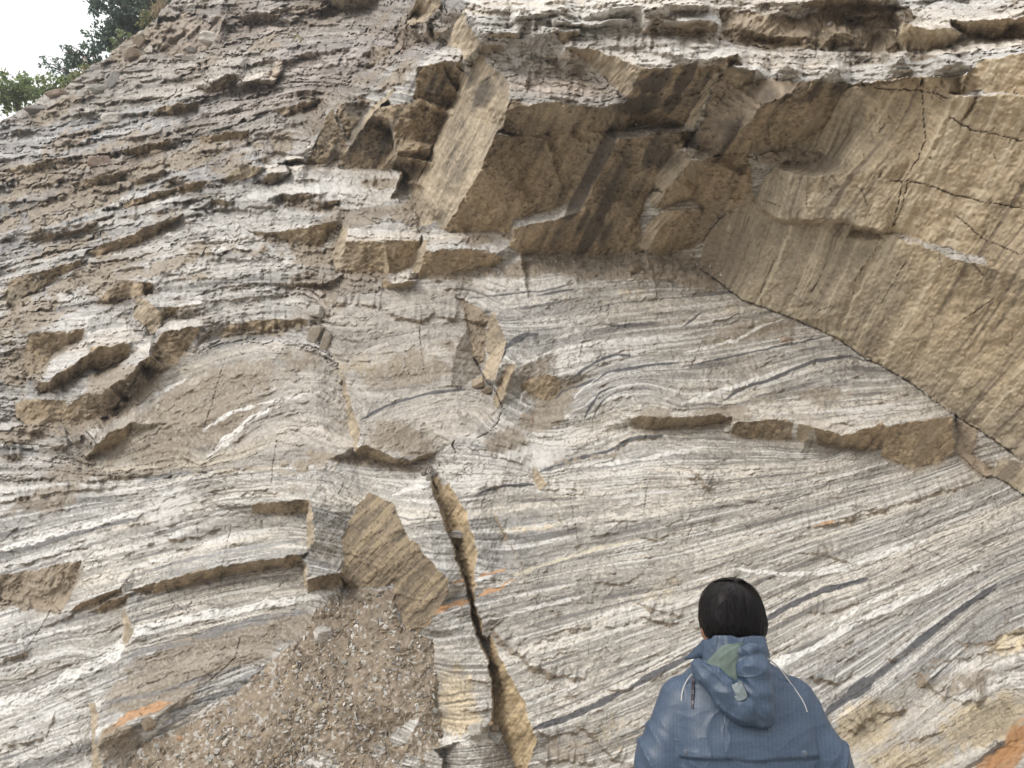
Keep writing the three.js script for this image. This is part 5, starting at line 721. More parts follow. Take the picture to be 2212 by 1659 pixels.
const DARKG = [[0.065, 0.11, 0.08], [0.085, 0.135, 0.095], [0.11, 0.165, 0.11], [0.1, 0.15, 0.12]], MIDG = [[0.17, 0.23, 0.09], [0.22, 0.28, 0.115], [0.27, 0.32, 0.14], [0.14, 0.2, 0.08]], YEL = [[0.3, 0.31, 0.11], [0.36, 0.34, 0.13], [0.23, 0.27, 0.1], [0.4, 0.32, 0.13]];
function plant(name, crownName, label, category, group, base, lobesPx, dist, per, size, tones, seed, limbR = 0.05) {
  const g = thing(name), r = rng(seed + 500), lobes = lobesPx.map(([x, y, rp, d = 1]) => [placeAt(x, y, dist + (r() - 0.5) * 0.5), rp * dist / FV, d]), b = placeAt(base[0], base[1], dist);
  mesh(crownName, leafCloud(lobes, per, size, tones, seed), LEAF, g);
  const limbs = [], hub = b.clone().lerp(lobes[0][0], 0.35).add(V3(0.05, 0.1, 0)); limbs.push(taper([b, b.clone().lerp(hub, 0.5).add(V3(0.04, 0, 0.03)), hub], limbR, limbR * 0.75));
  for (const [c, rad] of lobes) { const m = hub.clone().lerp(c, 0.55).add(V3((r() - 0.5) * 0.2, 0.08 * rad, (r() - 0.5) * 0.2)); limbs.push(taper([hub, m, c], limbR * 0.6, limbR * 0.16)); for (let k = 0; k < 4; k++) { const e = c.clone().add(V3(r() - 0.5, r() - 0.3, r() - 0.5).multiplyScalar(rad * 1.5)); limbs.push(taper([m, m.clone().lerp(e, 0.5).add(V3(0, 0.06, 0)), e], limbR * 0.25, limbR * 0.07, 4)); } }
  mesh(category === 'tree' ? 'trunk' : 'stem', mergeGeometries(limbs), BARK, g);
  return tag(g, label, category, group);
}
plant('broadleaf_tree', 'crown', 'tall dark green tree leaning out over the crest, its crown cut by the top edge', 'tree', null, [318, 95], [[330, 34, 34, .8], [318, 62, 22, .7], [345, 6, 30, .7], [262, 10, 46], [238, 44, 38], [300, 30, 46], [225, 78, 30], [262, 88, 36], [300, 78, 32], [215, -22, 30], [330, -18, 48], [280, -40, 50], [246, 112, 24, 0.8], [282, 112, 20, .7]], 27, 1500, 0.12, DARKG, 11, 0.13);
plant('broadleaf_tree', 'crown', 'lower dark green tree with several open lobes, just below the tallest tree', 'tree', null, [228, 170], [[172, 118, 22], [156, 132, 17], [196, 106, 18, .8], [182, 142, 22, .8], [147, 112, 12, .7], [205, 132, 16, .6], [212, 150, 14, .6]], 26.4, 1700, 0.11, DARKG, 12, 0.08);
plant('leafy_shrub', 'foliage', 'thin open shrub with sparse dark leaves and gaps of sky between the trees', 'shrub', null, [178, 190], [[108, 128, 14, .5], [118, 146, 13, .5], [98, 140, 9, .4], [134, 150, 12, .5], [150, 164, 12, .6]], 26, 1500, 0.1, DARKG, 13, 0.04);
plant('leafy_shrub', 'foliage', 'pale green bushy shrub at the left edge of the skyline', 'shrub', null, [40, 252], [[10, 176, 24], [44, 180, 25], [-14, 190, 24], [20, 205, 25], [70, 190, 24], [54, 212, 20], [28, 228, 15, .8], [-8, 226, 22, .9]], 26, 1700, 0.115, MIDG.concat(YEL.slice(0, 1)), 14, 0.06);
plant('leafy_shrub', 'foliage', 'yellowish green shrub right of the pale shrub, above the grey slope', 'shrub', null, [120, 215], [[100, 184, 20], [122, 178, 16], [92, 204, 16], [112, 200, 18], [138, 184, 14]], 25.6, 1700, 0.105, MIDG, 15, 0.05);
plant('leafy_shrub', 'foliage', 'low yellow green shrub on the crest under the open shrub', 'shrub', null, [176, 176], [[152, 176, 15], [166, 164, 14], [182, 152, 13], [196, 146, 11, .8], [140, 190, 10]], 25.2, 1800, 0.09, YEL.concat(MIDG), 16, 0.035);
plant('leafy_shrub', 'foliage', 'small bright green shrub on the crest at the foot of the tallest tree', 'shrub', null, [262, 100], [[256, 92, 12], [270, 76, 11], [246, 108, 10], [262, 70, 8, .8]], 25, 2000, 0.085, MIDG, 17, 0.03);
plant('leafy_shrub', 'foliage', 'yellow leaved shrub beside the dry grass on the crest', 'shrub', null, [322, 66], [[318, 40, 14, .9], [308, 54, 12, .8], [330, 30, 11, .8], [336, 14, 10, .6]], 26, 2000, 0.085, YEL, 18, 0.03);
plant('small_weed', 'foliage', 'small green weed growing among boulders on the upper left slope', 'weed', null, [192, 217], [[190, 206, 11, .9], [200, 211, 9, .9], [181, 210, 7, .8]], 23.2, 2600, 0.07, MIDG, 19, 0.015);
plant('small_weed', 'foliage', 'faint green weed high on the pinkish slope', 'weed', null, [647, 92], [[647, 84, 7, .7], [640, 79, 5, .6]], 16.6, 2600, 0.06, YEL, 20, 0.01);
{ // dry grass on the skyline
  const g = thing('grass_tuft'), r = rng(33), pos = [], idx = [], col = [], b0 = placeAt(348, 32, 25.4);
  for (let k = 0; k < 110; k++) {
    const b = b0.clone().add(V3((r() - 0.5) * 0.5, (r() - 0.5) * 0.25, (r() - 0.5) * 0.3)), a = (r() - 0.55) * 1.5, L = 0.35 + 0.5 * r(), n = 5, dz = (r() - 0.5) * 0.4, o = pos.length / 3, t = 0.8 + 0.5 * r();
    for (let s = 0; s <= n; s++) { const q = s / n, x = b.x + Math.sin(a) * L * q * (0.6 + 0.7 * q), y = b.y + Math.cos(a) * L * q * (1 - 0.35 * q * q), z = b.z + dz * q, w2 = 0.014 * (1 - q * 0.9); pos.push(x - w2, y, z, x + w2, y, z); col.push(0.36 * t, 0.28 * t, 0.15 * t, 0.36 * t, 0.28 * t, 0.15 * t); if (s < n) { const e = o + s * 2; idx.push(e, e + 1, e + 2, e + 1, e + 3, e + 2); } }
  }
  mesh('blades', geoFrom(pos, idx, { color: col }), LEAF, g); tag(g, 'tuft of dry straw coloured grass on the crest at the top edge', 'grass tuft');
}

// ------------------------------------------------------------------ the person looking up at the cliff
function sdfMesh(f, lo, hi, cell) { // smooth surface of f = 0 (surface nets)
  const nx = Math.ceil((hi[0] - lo[0]) / cell) + 1, ny = Math.ceil((hi[1] - lo[1]) / cell) + 1, nz = Math.ceil((hi[2] - lo[2]) / cell) + 1, v = new Float32Array(nx * ny * nz);
  for (let k = 0; k < nz; k++) for (let j = 0; j < ny; j++) for (let i = 0; i < nx; i++) v[(k * ny + j) * nx + i] = f(lo[0] + i * cell, lo[1] + j * cell, lo[2] + k * cell);
  const id = new Int32Array(nx * ny * nz).fill(-1), pos = [], idx = [], E = [[0, 1], [0, 2], [0, 4], [1, 3], [1, 5], [2, 3], [2, 6], [3, 7], [4, 5], [4, 6], [5, 7], [6, 7]], off = [0, 1, nx, nx + 1, nx * ny, nx * ny + 1, nx * ny + nx, nx * ny + nx + 1];
  for (let k = 0; k + 1 < nz; k++) for (let j = 0; j + 1 < ny; j++) for (let i = 0; i + 1 < nx; i++) {
    const o = (k * ny + j) * nx + i; let n = 0, x = 0, y = 0, z = 0;
    for (const [a, b] of E) { const p = v[o + off[a]], q = v[o + off[b]]; if ((p < 0) !== (q < 0)) { const t = p / (p - q); x += lerp(a & 1, b & 1, t); y += lerp(a >> 1 & 1, b >> 1 & 1, t); z += lerp(a >> 2, b >> 2, t); n++; } }
    if (n) { id[o] = pos.length / 3; pos.push(lo[0] + (i + x / n) * cell, lo[1] + (j + y / n) * cell, lo[2] + (k + z / n) * cell); }
  }
  for (let k = 1; k + 1 < nz; k++) for (let j = 1; j + 1 < ny; j++) for (let i = 1; i + 1 < nx; i++) {
    const o = (k * ny + j) * nx + i, s = v[o] < 0;
    for (const [d, a, b] of [[1, nx, nx * ny], [nx, nx * ny, 1], [nx * ny, 1, nx]]) if (s !== (v[o + d] < 0)) { const p = id[o], q = id[o - a], r = id[o - a - b], t = id[o - b]; if (p < 0 || q < 0 || r < 0 || t < 0) continue; if (s) idx.push(p, q, r, p, r, t); else idx.push(p, r, q, p, t, r); }
  }
  const N = new Float32Array(pos.length), e = cell * 0.6;
  for (let i = 0; i < pos.length; i += 3) { const x = pos[i], y = pos[i + 1], z = pos[i + 2], a = f(x + e, y, z) - f(x - e, y, z), b = f(x, y + e, z) - f(x, y - e, z), c = f(x, y, z + e) - f(x, y, z - e), l = Math.hypot(a, b, c) || 1; N[i] = a / l; N[i + 1] = b / l; N[i + 2] = c / l; }
  return geoFrom(pos, idx, { normal: N });
}
const smin = (a, b, k) => { const h = Math.max(k - Math.abs(a - b), 0) / k; return Math.min(a, b) - h * h * k * 0.25; };
function limb(x, y, z, a, b) { // tapered capsule, a = [x, y, z, r]
  const dx = b[0] - a[0], dy = b[1] - a[1], dz = b[2] - a[2], t = clamp(((x - a[0]) * dx + (y - a[1]) * dy + (z - a[2]) * dz) / (dx * dx + dy * dy + dz * dz));
  return Math.hypot(x - a[0] - dx * t, y - a[1] - dy * t, z - a[2] - dz * t) - lerp(a[3], b[3], t);
}
const ball = (x, y, z, cx, cy, cz, rx, ry, rz) => { const k = Math.hypot((x - cx) / rx, (y - cy) / ry, (z - cz) / rz); return (k - 1) * Math.min(rx, ry, rz); };
{
  const PX = 0.606, PZ = -2.24, TURN = -0.05, g = thing('person', [PX, 0, PZ]); g.rotation.y = TURN;   // local: +z faces back to the viewer, the face looks to -z and up
  // a point in the person's own space that is seen at a survey point, at local depth z
  const ct = Math.cos(TURN), st = Math.sin(TURN);
  const loc = (x, y, z) => { const d = sight(x, y), l = [d[0] * ct - d[2] * st, d[1], d[0] * st + d[2] * ct], e = [(EYE[0] - PX) * ct - (EYE[2] - PZ) * st, EYE[1], (EYE[0] - PX) * st + (EYE[2] - PZ) * ct], t = (z - e[2]) / l[2]; return [e[0] + l[0] * t, e[1] + l[1] * t, z]; };
  const skin = new THREE.MeshStandardMaterial({ color: new THREE.Color().setRGB(0.27, 0.135, 0.085), roughness: 0.55 });
  // ---- body: head, neck and hands (the rest is under the clothes)
  const TILT = 0.2, hy = 1.592, hz = -0.01;
  const headSpace = (x, y, z) => { const c = Math.cos(TILT), s = Math.sin(TILT), dy = y - 1.5, dz = z; return [x - 0.012, c * dy - s * dz + 1.5, s * dy + c * dz]; };
  const headF = (x0, y0, z0) => {
    const [x, y, z] = headSpace(x0, y0, z0); let d = ball(x, y, z, 0, hy + 0.02, hz + 0.005, 0.073, 0.094, 0.092);
    d = smin(d, ball(x, y, z, 0, hy - 0.045, hz - 0.04, 0.055, 0.065, 0.055), 0.03); d = smin(d, limb(x, y, z, [0, hy - 0.02, hz - 0.102, 0.008], [0, hy - 0.042, hz - 0.112, 0.011]), 0.014);
    d = smin(d, limb(x, y, z, [-0.017, hy - 0.072, hz - 0.086, 0.007], [0.017, hy - 0.072, hz - 0.086, 0.007]), 0.008); for (const s of [-1, 1]) { d = Math.max(d, -ball(x, y, z, s * 0.03, hy - 0.004, hz - 0.1, 0.016, 0.011, 0.012)); d = smin(d, ball(x, y, z, s * 0.03, hy - 0.005, hz - 0.086, 0.012, 0.012, 0.012), 0.004); }
    for (const s of [-1, 1]) { let e = ball(x, y, z, s * 0.08, hy - 0.008, hz + 0.004, 0.012, 0.033, 0.02); e = Math.max(e, -ball(x, y, z, s * 0.09, hy - 0.004, hz - 0.002, 0.008, 0.022, 0.012)); d = smin(d, e, 0.008); }
    return smin(d, limb(x0, y0, z0, [0, 1.4, 0.02, 0.066], [0, 1.56, 0.0, 0.055]), 0.03);
  };
  const handF = (s) => (x, y, z) => { // relaxed hand hanging at the side, slightly curled
    const X = s * 0.285; let d = limb(x, y, z, [X, 0.9, -0.09, 0.028], [X, 0.85, -0.1, 0.027]); d = smin(d, ball(x, y, z, X, 0.805, -0.105, 0.019, 0.05, 0.042), 0.02);
    const F = [[-0.14, 0.075, 0.0085], [-0.115, 0.085, 0.009], [-0.092, 0.08, 0.0088], [-0.072, 0.062, 0.0078]];
    F.forEach(([fz, L, r]) => { let p = [X, 0.775, fz, r * 1.08]; const k = [0.45, 0.32, 0.23]; let ang = 0.12; for (let q = 0; q < 3; q++) { ang += 0.22; const n = [p[0] - s * Math.sin(ang) * L * k[q], p[1] - Math.cos(ang) * L * k[q], p[2], r * (1 - 0.07 * (q + 1))]; d = smin(d, limb(x, y, z, p, n), 0.004); p = n; } });
    const t0 = [X - s * 0.008, 0.825, -0.14, 0.011], t1 = [X - s * 0.014, 0.795, -0.165, 0.01], t2 = [X - s * 0.022, 0.77, -0.17, 0.0085]; d = smin(d, limb(x, y, z, t0, t1), 0.01); return smin(d, limb(x, y, z, t1, t2), 0.004);
  };
  const hl = handF(-1), hr = handF(1), bodyF = (x, y, z) => { // one body; trunk and arms lie under the jacket
    if (y > 1.5) return headF(x, y, z); const ax = Math.abs(x);
    if (y < 0.9 && ax > 0.15) return x < 0 ? hl(x, y, z) : hr(x, y, z);
    let d = smin(limb(x, y, z, [0, 1.1, 0, 0.1], [0, 1.38, 0, 0.085]), limb(ax, y, z, [0.0, 1.39, 0, 0.05], [0.13, 1.385, 0.01, 0.045]), 0.03); d = smin(d, limb(ax, y, z, [0.13, 1.385, 0.01, 0.045], [0.23, 1.08, 0.03, 0.036]), 0.02); d = smin(d, limb(ax, y, z, [0.23, 1.08, 0.03, 0.036], [0.285, 0.9, -0.09, 0.027]), 0.02);
    if (y > 1.3) d = smin(d, headF(x, y, z), 0.02); return y < 0.98 && ax > 0.15 ? smin(d, x < 0 ? hl(x, y, z) : hr(x, y, z), 0.01) : d; };
  mesh('body', sdfMesh(bodyF, [-0.36, 0.66, -0.2], [0.36, 1.76, 0.15], 0.0055), skin, g);
  // ---- hair: short, black, thick, swirling from the crown
  const hairF = (x0, y0, z0) => {
    const [x, y, z] = headSpace(x0, y0, z0); let d = ball(x, y, z, 0, hy + 0.036, hz + 0.008, 0.0855, 0.084, 0.097); d = smin(d, ball(x, y, z, 0, hy + 0.005, hz + 0.02, 0.083, 0.07, 0.08), 0.03); d = smin(d, ball(x, y, z, 0, hy - 0.03, hz + 0.03, 0.068, 0.06, 0.062), 0.045);
    const a = Math.atan2(x - 0.006, z - 0.05 - hz), rr = Math.hypot(x, z - 0.05); d += 0.0032 * n3(a * 9 + rr * 30, y * 26, rr * 20) + 0.0018 * n3(x * 260, y * 60, z * 260);
    d = Math.max(d, -(z - hz + 0.055 + 0.9 * (hy + 0.01 - y))); return Math.max(d, hy - 0.066 + 0.009 * n3(x * 120, 3, 1) - y + 0.5 * Math.max(0, -z - 0.0));
  };
  const hairMat = new THREE.MeshPhysicalMaterial({ color: new THREE.Color().setRGB(0.005, 0.0042, 0.0045), roughness: 0.55, specularIntensity: 0.25 });
  const hair = mesh('hair', sdfMesh(hairF, [-0.13, 1.47, -0.14], [0.13, 1.78, 0.17], 0.005), hairMat, g);
  { // locks lying over the hair, sweeping away from the whorl
    const r = rng(8), pos = [], idx = [], c = Math.cos(-TILT), s = Math.sin(-TILT), out = (p) => { const dy = p.y - 1.5, dz = p.z; return V3(p.x, c * dy - s * dz + 1.5, s * dy + c * dz); };
    for (let k = 0; k < 2300; k++) {
      const a0 = r() * Math.PI * 2, th0 = 0.1 + r() * 1.5, len = 0.35 + r() * 0.5, n = 5, lift2 = r(); const o = pos.length / 3;
      for (let q = 0; q <= n; q++) {
        const th = th0 + len * q / n, a = a0 + 0.55 * (th - 0.3), R = 1.0 + 0.012 + 0.02 * r() * (q / n) + (k % 6 === 0 ? 0.075 * (q / n) * lift2 : 0.02 * lift2 * (q / n)); // swirl about an axis tipped back
        let d = V3(Math.sin(th) * Math.cos(a), Math.cos(th), Math.sin(th) * Math.sin(a)); d.applyAxisAngle(V3(1, 0, 0), 0.75);
        const p = V3(d.x * 0.087 * R, hy + 0.036 + d.y * (d.y < 0 ? 0.108 : 0.085) * R, hz + 0.008 + d.z * 0.097 * R * (d.y < -0.2 ? 0.93 : 1)); if (p.z < hz - 0.06) p.z = hz - 0.06; if (p.y < hy - 0.064) p.y = hy - 0.064 - r() * 0.014; p.x += 0.012;
        const side = V3(-d.z, 0.15, d.x).normalize().multiplyScalar((k % 6 === 0 ? 0.0026 : 0.0017) * (1 - 0.9 * q / n)); const A = out(p.clone().add(side)), B = out(p.clone().sub(side)); pos.push(A.x, A.y, A.z, B.x, B.y, B.z); if (q < n) { const e = o + q * 2; idx.push(e, e + 1, e + 2, e + 1, e + 3, e + 2); }
      }
    }
    mesh('hair_strand', geoFrom(pos, idx), new THREE.MeshPhysicalMaterial({ color: new THREE.Color().setRGB(0.012, 0.0092, 0.009), roughness: 0.38, specularIntensity: 0.4, side: THREE.DoubleSide }), hair).userData.kind = 'stuff';
  }
  // ---- rain jacket
  const STR = 256, data = new Uint8Array(STR * STR * 4);
  for (let j = 0; j < STR; j++) for (let i = 0; i < STR; i++) { const o = (j * STR + i) * 4, s = (j % 8) < 3 ? 1 : 0, q = (i % 8) < 2 ? 0.5 : 0, n = 8 * n2(i / 3, j / 3, 6) + 6 * n2(i / 40, j / 40, 7), v = s ? 30 : 0; data[o] = clamp(47 + v + q * 14 + n, 0, 255); data[o + 1] = clamp(65 + v * 0.95 + q * 14 + n, 0, 255); data[o + 2] = clamp(87 + v * 0.9 + q * 14 + n, 0, 255); data[o + 3] = 255; }
  const weave = new THREE.DataTexture(data, STR, STR, THREE.RGBAFormat, THREE.UnsignedByteType); weave.wrapS = weave.wrapT = THREE.RepeatWrapping; weave.magFilter = THREE.LinearFilter; weave.colorSpace = THREE.SRGBColorSpace; weave.needsUpdate = true;
  const CR = 512, cd = new Uint8Array(CR * CR * 4); // creases of thin coated cloth
  for (let j = 0; j < CR; j++) for (let i = 0; i < CR; i++) { const per = (f, h, s) => { const k = 0.6 * n2(i / 90, j / 70, s + 40), u = i / CR * f + k, v = j / CR * h + k, a = n2(u, v, s), b = n2(u - f, v, s), c = n2(u, v - h, s), d = n2(u - f, v - h, s), x = i / CR, y = j / CR; return lerp(lerp(a, b, x), lerp(c, d, x), y); }; const w1 = per(9, 3, 11), w2 = per(16, 9, 12), w3 = per(40, 30, 13); const v = 60 + 95 * Math.pow(1 - Math.abs(w1), 7) + 45 * Math.pow(1 - Math.abs(w2), 6) + 14 * w3, o = (j * CR + i) * 4; cd[o] = cd[o + 1] = cd[o + 2] = clamp(v, 0, 255); cd[o + 3] = 255; }
  const crease = new THREE.DataTexture(cd, CR, CR, THREE.RGBAFormat, THREE.UnsignedByteType); crease.wrapS = crease.wrapT = THREE.RepeatWrapping; crease.magFilter = THREE.LinearFilter; crease.repeat.set(0.42, 0.2); crease.needsUpdate = true;
  const shell = new THREE.MeshPhysicalMaterial({ map: weave, bumpMap: crease, bumpScale: 0.007, roughness: 0.42, sheen: 0.1, sheenRoughness: 0.6 });
  const wrap = (geo) => { const p = geo.attributes.position.array, uv = new Float32Array(p.length / 3 * 2); for (let i = 0; i < p.length / 3; i++) { uv[2 * i] = p[3 * i] * 3.1 + p[3 * i + 2] * 1.4; uv[2 * i + 1] = (p[3 * i + 1] + 0.25 * p[3 * i + 2]) * 12.5; } geo.setAttribute('uv', new THREE.BufferAttribute(uv, 2)); return geo; };
  const prof = [[0.80, 0.212, 0.155], [0.95, 0.205, 0.15], [1.1, 0.198, 0.148], [1.2, 0.195, 0.146], [1.3, 0.19, 0.138], [1.38, 0.186, 0.122], [1.43, 0.168, 0.108], [1.462, 0.13, 0.098], [1.49, 0.092, 0.088], [1.52, 0.07, 0.075]];
  const ab = (y) => { let i = 0; while (i + 2 < prof.length && prof[i + 1][0] < y) i++; const t = clamp((y - prof[i][0]) / (prof[i + 1][0] - prof[i][0]), 0, 1), u = fade(t) * 0.5 + t * 0.5; return [lerp(prof[i][1], prof[i + 1][1], u), lerp(prof[i][2], prof[i + 1][2], u)]; };
  const ridge = (v) => 1 - Math.abs(v);
  const HEM = loc(1610, 1641, 0.14)[1];
  const jacketF = (x, y, z) => {
    const [a, b] = ab(y), e = 2.4, k = Math.pow(Math.pow(Math.abs(x) / a, e) + Math.pow(Math.abs(z - 0.01) / b, e), 1 / e); let d = (k - 1) * Math.min(a, b); d = Math.max(d, 0.82 - y, y - 1.5);
    const ax = Math.abs(x), s = x < 0 ? -1 : 1;
    let arm = limb(ax, y, z, [0.138, 1.382, 0.012, 0.076], [0.2, 1.24, 0.02, 0.077]); arm = smin(arm, limb(ax, y, z, [0.2, 1.24, 0.02, 0.077], [0.25, 1.08, 0.03, 0.07]), 0.03); arm = smin(arm, limb(ax, y, z, [0.25, 1.08, 0.03, 0.07], [0.283, 0.89, -0.09, 0.052]), 0.02); arm = Math.max(arm, 0.885 - y);
    const q = ax + 0.0; // folds on the sleeves run down and outwards from the armpit
    const fold = Math.pow(ridge(n3(s * 3 + (ax * 1.0 + (1.32 - y) * 0.55) * 19, y * 3 + z * 3, z * 4)), 3) * sstep(0.18, 0.26, ax), fold2 = Math.pow(ridge(n3(y * 30 - ax * 10, s * 5, z * 9)), 4) * sstep(1.3, 1.05, y) * sstep(0.2, 0.27, ax);
    arm -= 0.011 * fold + 0.008 * fold2 - 0.004;
    d -= 0.0035 * n3(x * 9, y * 4.5, z * 8) + 0.004 * Math.pow(ridge(n3(x * 13 + 7, y * 2.2, 1)), 4) * sstep(0.06, 0.2, ax);
    d -= 0.006 * Math.pow(ridge(n3(x * 7 + (1.3 - y) * 9 * s, y * 7, 4)), 5) * sstep(0.1, 0.2, ax) * sstep(1.42, 1.3, y);
    // back yoke: a second layer that ends in a straight hem above a vent
    if (z > 0.02) { const yk = Math.min(sstep(HEM - 0.003, HEM + 0.003, y + 0.003 * n2(x * 20, 1, 2)), sstep(0.182, 0.174, ax)); d -= 0.012 * yk * sstep(1.42, 1.2, y) ; }
    return smin(d, arm, 0.009);
  };
  const jacket = mesh('jacket', wrap(mergeGeometries([sdfMesh(jacketF, [-0.42, 1.0, -0.2], [0.42, 1.5, 0.22], 0.0065), sdfMesh((x, y, z) => Math.max(jacketF(x, y, z), y - 1.012), [-0.42, 0.79, -0.22], [0.42, 1.03, 0.22], 0.012)])), shell, g);
  // standing collar, open at the throat
  const backZ = (x, y) => { let z = 0.24; while (z > -0.1 && jacketF(x, y, z) > 0) z -= 0.003; return z; };
  { const pos = [], idx = [], n = 64, m = 8;
    for (const lay of [0, 1]) for (let i = 0; i <= n; i++) for (let j = 0; j <= m; j++) { const a = lerp(-0.86, 0.86, i / n) * Math.PI, t = j / m, k = n2(a * 3, t * 3, 3) * 0.007 + n2(a * 9, t * 6, 5) * 0.004, R = lerp(0.1, 0.084, t) + k - lay * 0.004, up = lerp(1.455, 1.556 + 0.006 * n2(a * 4, 2, 8), t); pos.push(Math.sin(a) * R * 1.02, up - 0.03 * (1 - Math.cos(a)) * 0.5, 0.018 + Math.cos(a) * R * 0.95); }
    const L = (n + 1) * (m + 1); for (const lay of [0, 1]) for (let i = 0; i < n; i++) for (let j = 0; j < m; j++) { const a = lay * L + i * (m + 1) + j, b = a + m + 1; if (lay) idx.push(a, a + 1, b, b, a + 1, b + 1); else idx.push(a, b, a + 1, b, b + 1, a + 1); }
    for (let i = 0; i < n; i++) { const a = i * (m + 1) + m, b = a + m + 1; idx.push(a, b, a + L, b, b + L, a + L); }
    mesh('collar', wrap(geoFrom(pos, idx)), shell, jacket);
    // the loose left front of the collar, standing out to the side
    const P = [[1540, 1374, 0.03], [1512, 1388, 0.0], [1488, 1412, -0.02], [1478, 1423, -0.02], [1504, 1420, 0.02], [1546, 1412, 0.08]].map(([x, y, z]) => loc(x, y, z)), q = []; const cx = loc(1518, 1402, 0.035); for (const p of P) q.push(...p); q.push(...cx); for (const p of P) q.push(p[0] + 0.004, p[1] - 0.004, p[2] - 0.02); const id = []; for (let i = 0; i < 6; i++) { const j = (i + 1) % 6; id.push(i, 6, j, i, j, 7 + i, j, 7 + j, 7 + i); } mesh('collar_flap', wrap(geoFrom(q, id)), new THREE.MeshStandardMaterial({ map: weave, roughness: 0.55, side: THREE.DoubleSide, color: new THREE.Color().setRGB(0.75, 0.78, 0.82) }), jacket);
  }
  // hood hanging down the back
  const on = (x, y, up) => { let p = loc(x, y, 0.14); for (let i = 0; i < 4; i++) p = loc(x, y, backZ(p[0], Math.min(p[1], 1.44)) + up); return p; };
  const chain = (pts) => pts.map(([x, y, up, r]) => [...on(x, y, up), r]);
  const H1 = chain([[1512, 1446, 0.016, 0.022], [1540, 1462, 0.028, 0.03], [1572, 1502, 0.032, 0.034], [1608, 1536, 0.03, 0.03], [1648, 1554, 0.018, 0.02]]), H2 = chain([[1632, 1412, 0.035, 0.022], [1628, 1446, 0.04, 0.036], [1636, 1490, 0.038, 0.036], [1644, 1530, 0.028, 0.03], [1660, 1558, 0.016, 0.01]]), H3 = chain([[1602, 1407, 0.045, 0.012], [1622, 1402, 0.05, 0.014], [1645, 1410, 0.035, 0.013]]), H4 = chain([[1594, 1412, 0.04, 0.008], [1600, 1450, 0.046, 0.01], [1604, 1490, 0.042, 0.012], [1610, 1520, 0.034, 0.016]]), H5 = chain([[1528, 1440, 0.03, 0.01], [1550, 1446, 0.04, 0.011], [1570, 1472, 0.046, 0.01], [1590, 1510, 0.044, 0.012]]);
  const chainF = (x, y, z, C, k) => { let d = 1; for (let i = 0; i + 1 < C.length; i++) d = smin(d, limb(x, y, z, C[i], C[i + 1]), k); return d; };
  const hoodF = (x, y, z) => { let d = smin(chainF(x, y, z, H1, 0.012), chainF(x, y, z, H2, 0.012), 0.003); d = smin(d, chainF(x, y, z, H3, 0.01), 0.006); d = smin(d, chainF(x, y, z, H4, 0.01), 0.012); d = smin(d, chainF(x, y, z, H5, 0.01), 0.012); d -= 0.004 * n3(x * 28, y * 22, z * 28) + 0.006 * Math.pow(ridge(n3((x + y) * 30, (x - y) * 11, 3)), 3); return Math.max(d, -(z - backZc(x, y) + 0.012)); };
  const zc = new Map(), backZc = (x, y) => { const k = Math.round(x * 125) * 4096 + Math.round(y * 125); if (!zc.has(k)) zc.set(k, backZ(x, Math.min(y, 1.455))); return zc.get(k); };
  let lo = [9, 9, 9], hi = [-9, -9, -9]; for (const C of [H1, H2, H3, H4, H5]) for (const p of C) for (let e = 0; e < 3; e++) { lo[e] = Math.min(lo[e], p[e] - p[3] - 0.02); hi[e] = Math.max(hi[e], p[e] + p[3] + 0.02); }
  const hood = mesh('hood', wrap(sdfMesh(hoodF, lo, hi, 0.005)), shell, jacket);
  const sheet = (rows, up, thick = 0.003) => { // a small sewn panel given as rows of survey points
    const R = rows.length, C = rows[0].length, n = 6, pos = [], idx = []; const G = rows.map((r) => r.map(([x, y, u]) => on(x, y, u ?? up))); const get = (i, j) => { const a = Math.min(R - 2, Math.floor(i)), b = Math.min(C - 2, Math.floor(j)), u = i - a, v = j - b, o = []; for (let e = 0; e < 3; e++) o.push(lerp(lerp(G[a][b][e], G[a][b + 1][e], v), lerp(G[a + 1][b][e], G[a + 1][b + 1][e], v), u)); return o; };
    const NI = (R - 1) * n, NJ = (C - 1) * n; for (const lay of [0, 1]) for (let i = 0; i <= NI; i++) for (let j = 0; j <= NJ; j++) { const p = get(i / n, j / n); pos.push(p[0], p[1], p[2] + 0.002 * n2(i / 2, j / 2, 3) - lay * thick); }
    const L = (NI + 1) * (NJ + 1); for (const lay of [0, 1]) for (let i = 0; i < NI; i++) for (let j = 0; j < NJ; j++) { const a = lay * L + i * (NJ + 1) + j, b = a + NJ + 1; if (lay) idx.push(a, a + 1, b, b, a + 1, b + 1); else idx.push(a, b, a + 1, b, b + 1, a + 1); } return geoFrom(pos, idx);
  };
  mesh('hood_lining', sheet([[[1524, 1431, 0.045], [1562, 1393, 0.05], [1600, 1388, 0.05], [1640, 1390, 0.045]], [[1540, 1438, 0.05], [1566, 1412, 0.056], [1590, 1404, 0.058], [1612, 1403, 0.05]], [[1552, 1446, 0.05], [1570, 1434, 0.055], [1586, 1428, 0.056], [1598, 1426, 0.05]], [[1570, 1474, 0.05], [1578, 1462, 0.053], [1590, 1458, 0.053], [1602, 1458, 0.05]], [[1574, 1482, 0.05], [1584, 1482, 0.053], [1594, 1480, 0.053], [1602, 1478, 0.05]]], 0.05), new THREE.MeshStandardMaterial({ color: new THREE.Color().setRGB(0.125, 0.17, 0.15), roughness: 0.7, side: THREE.DoubleSide }), hood);
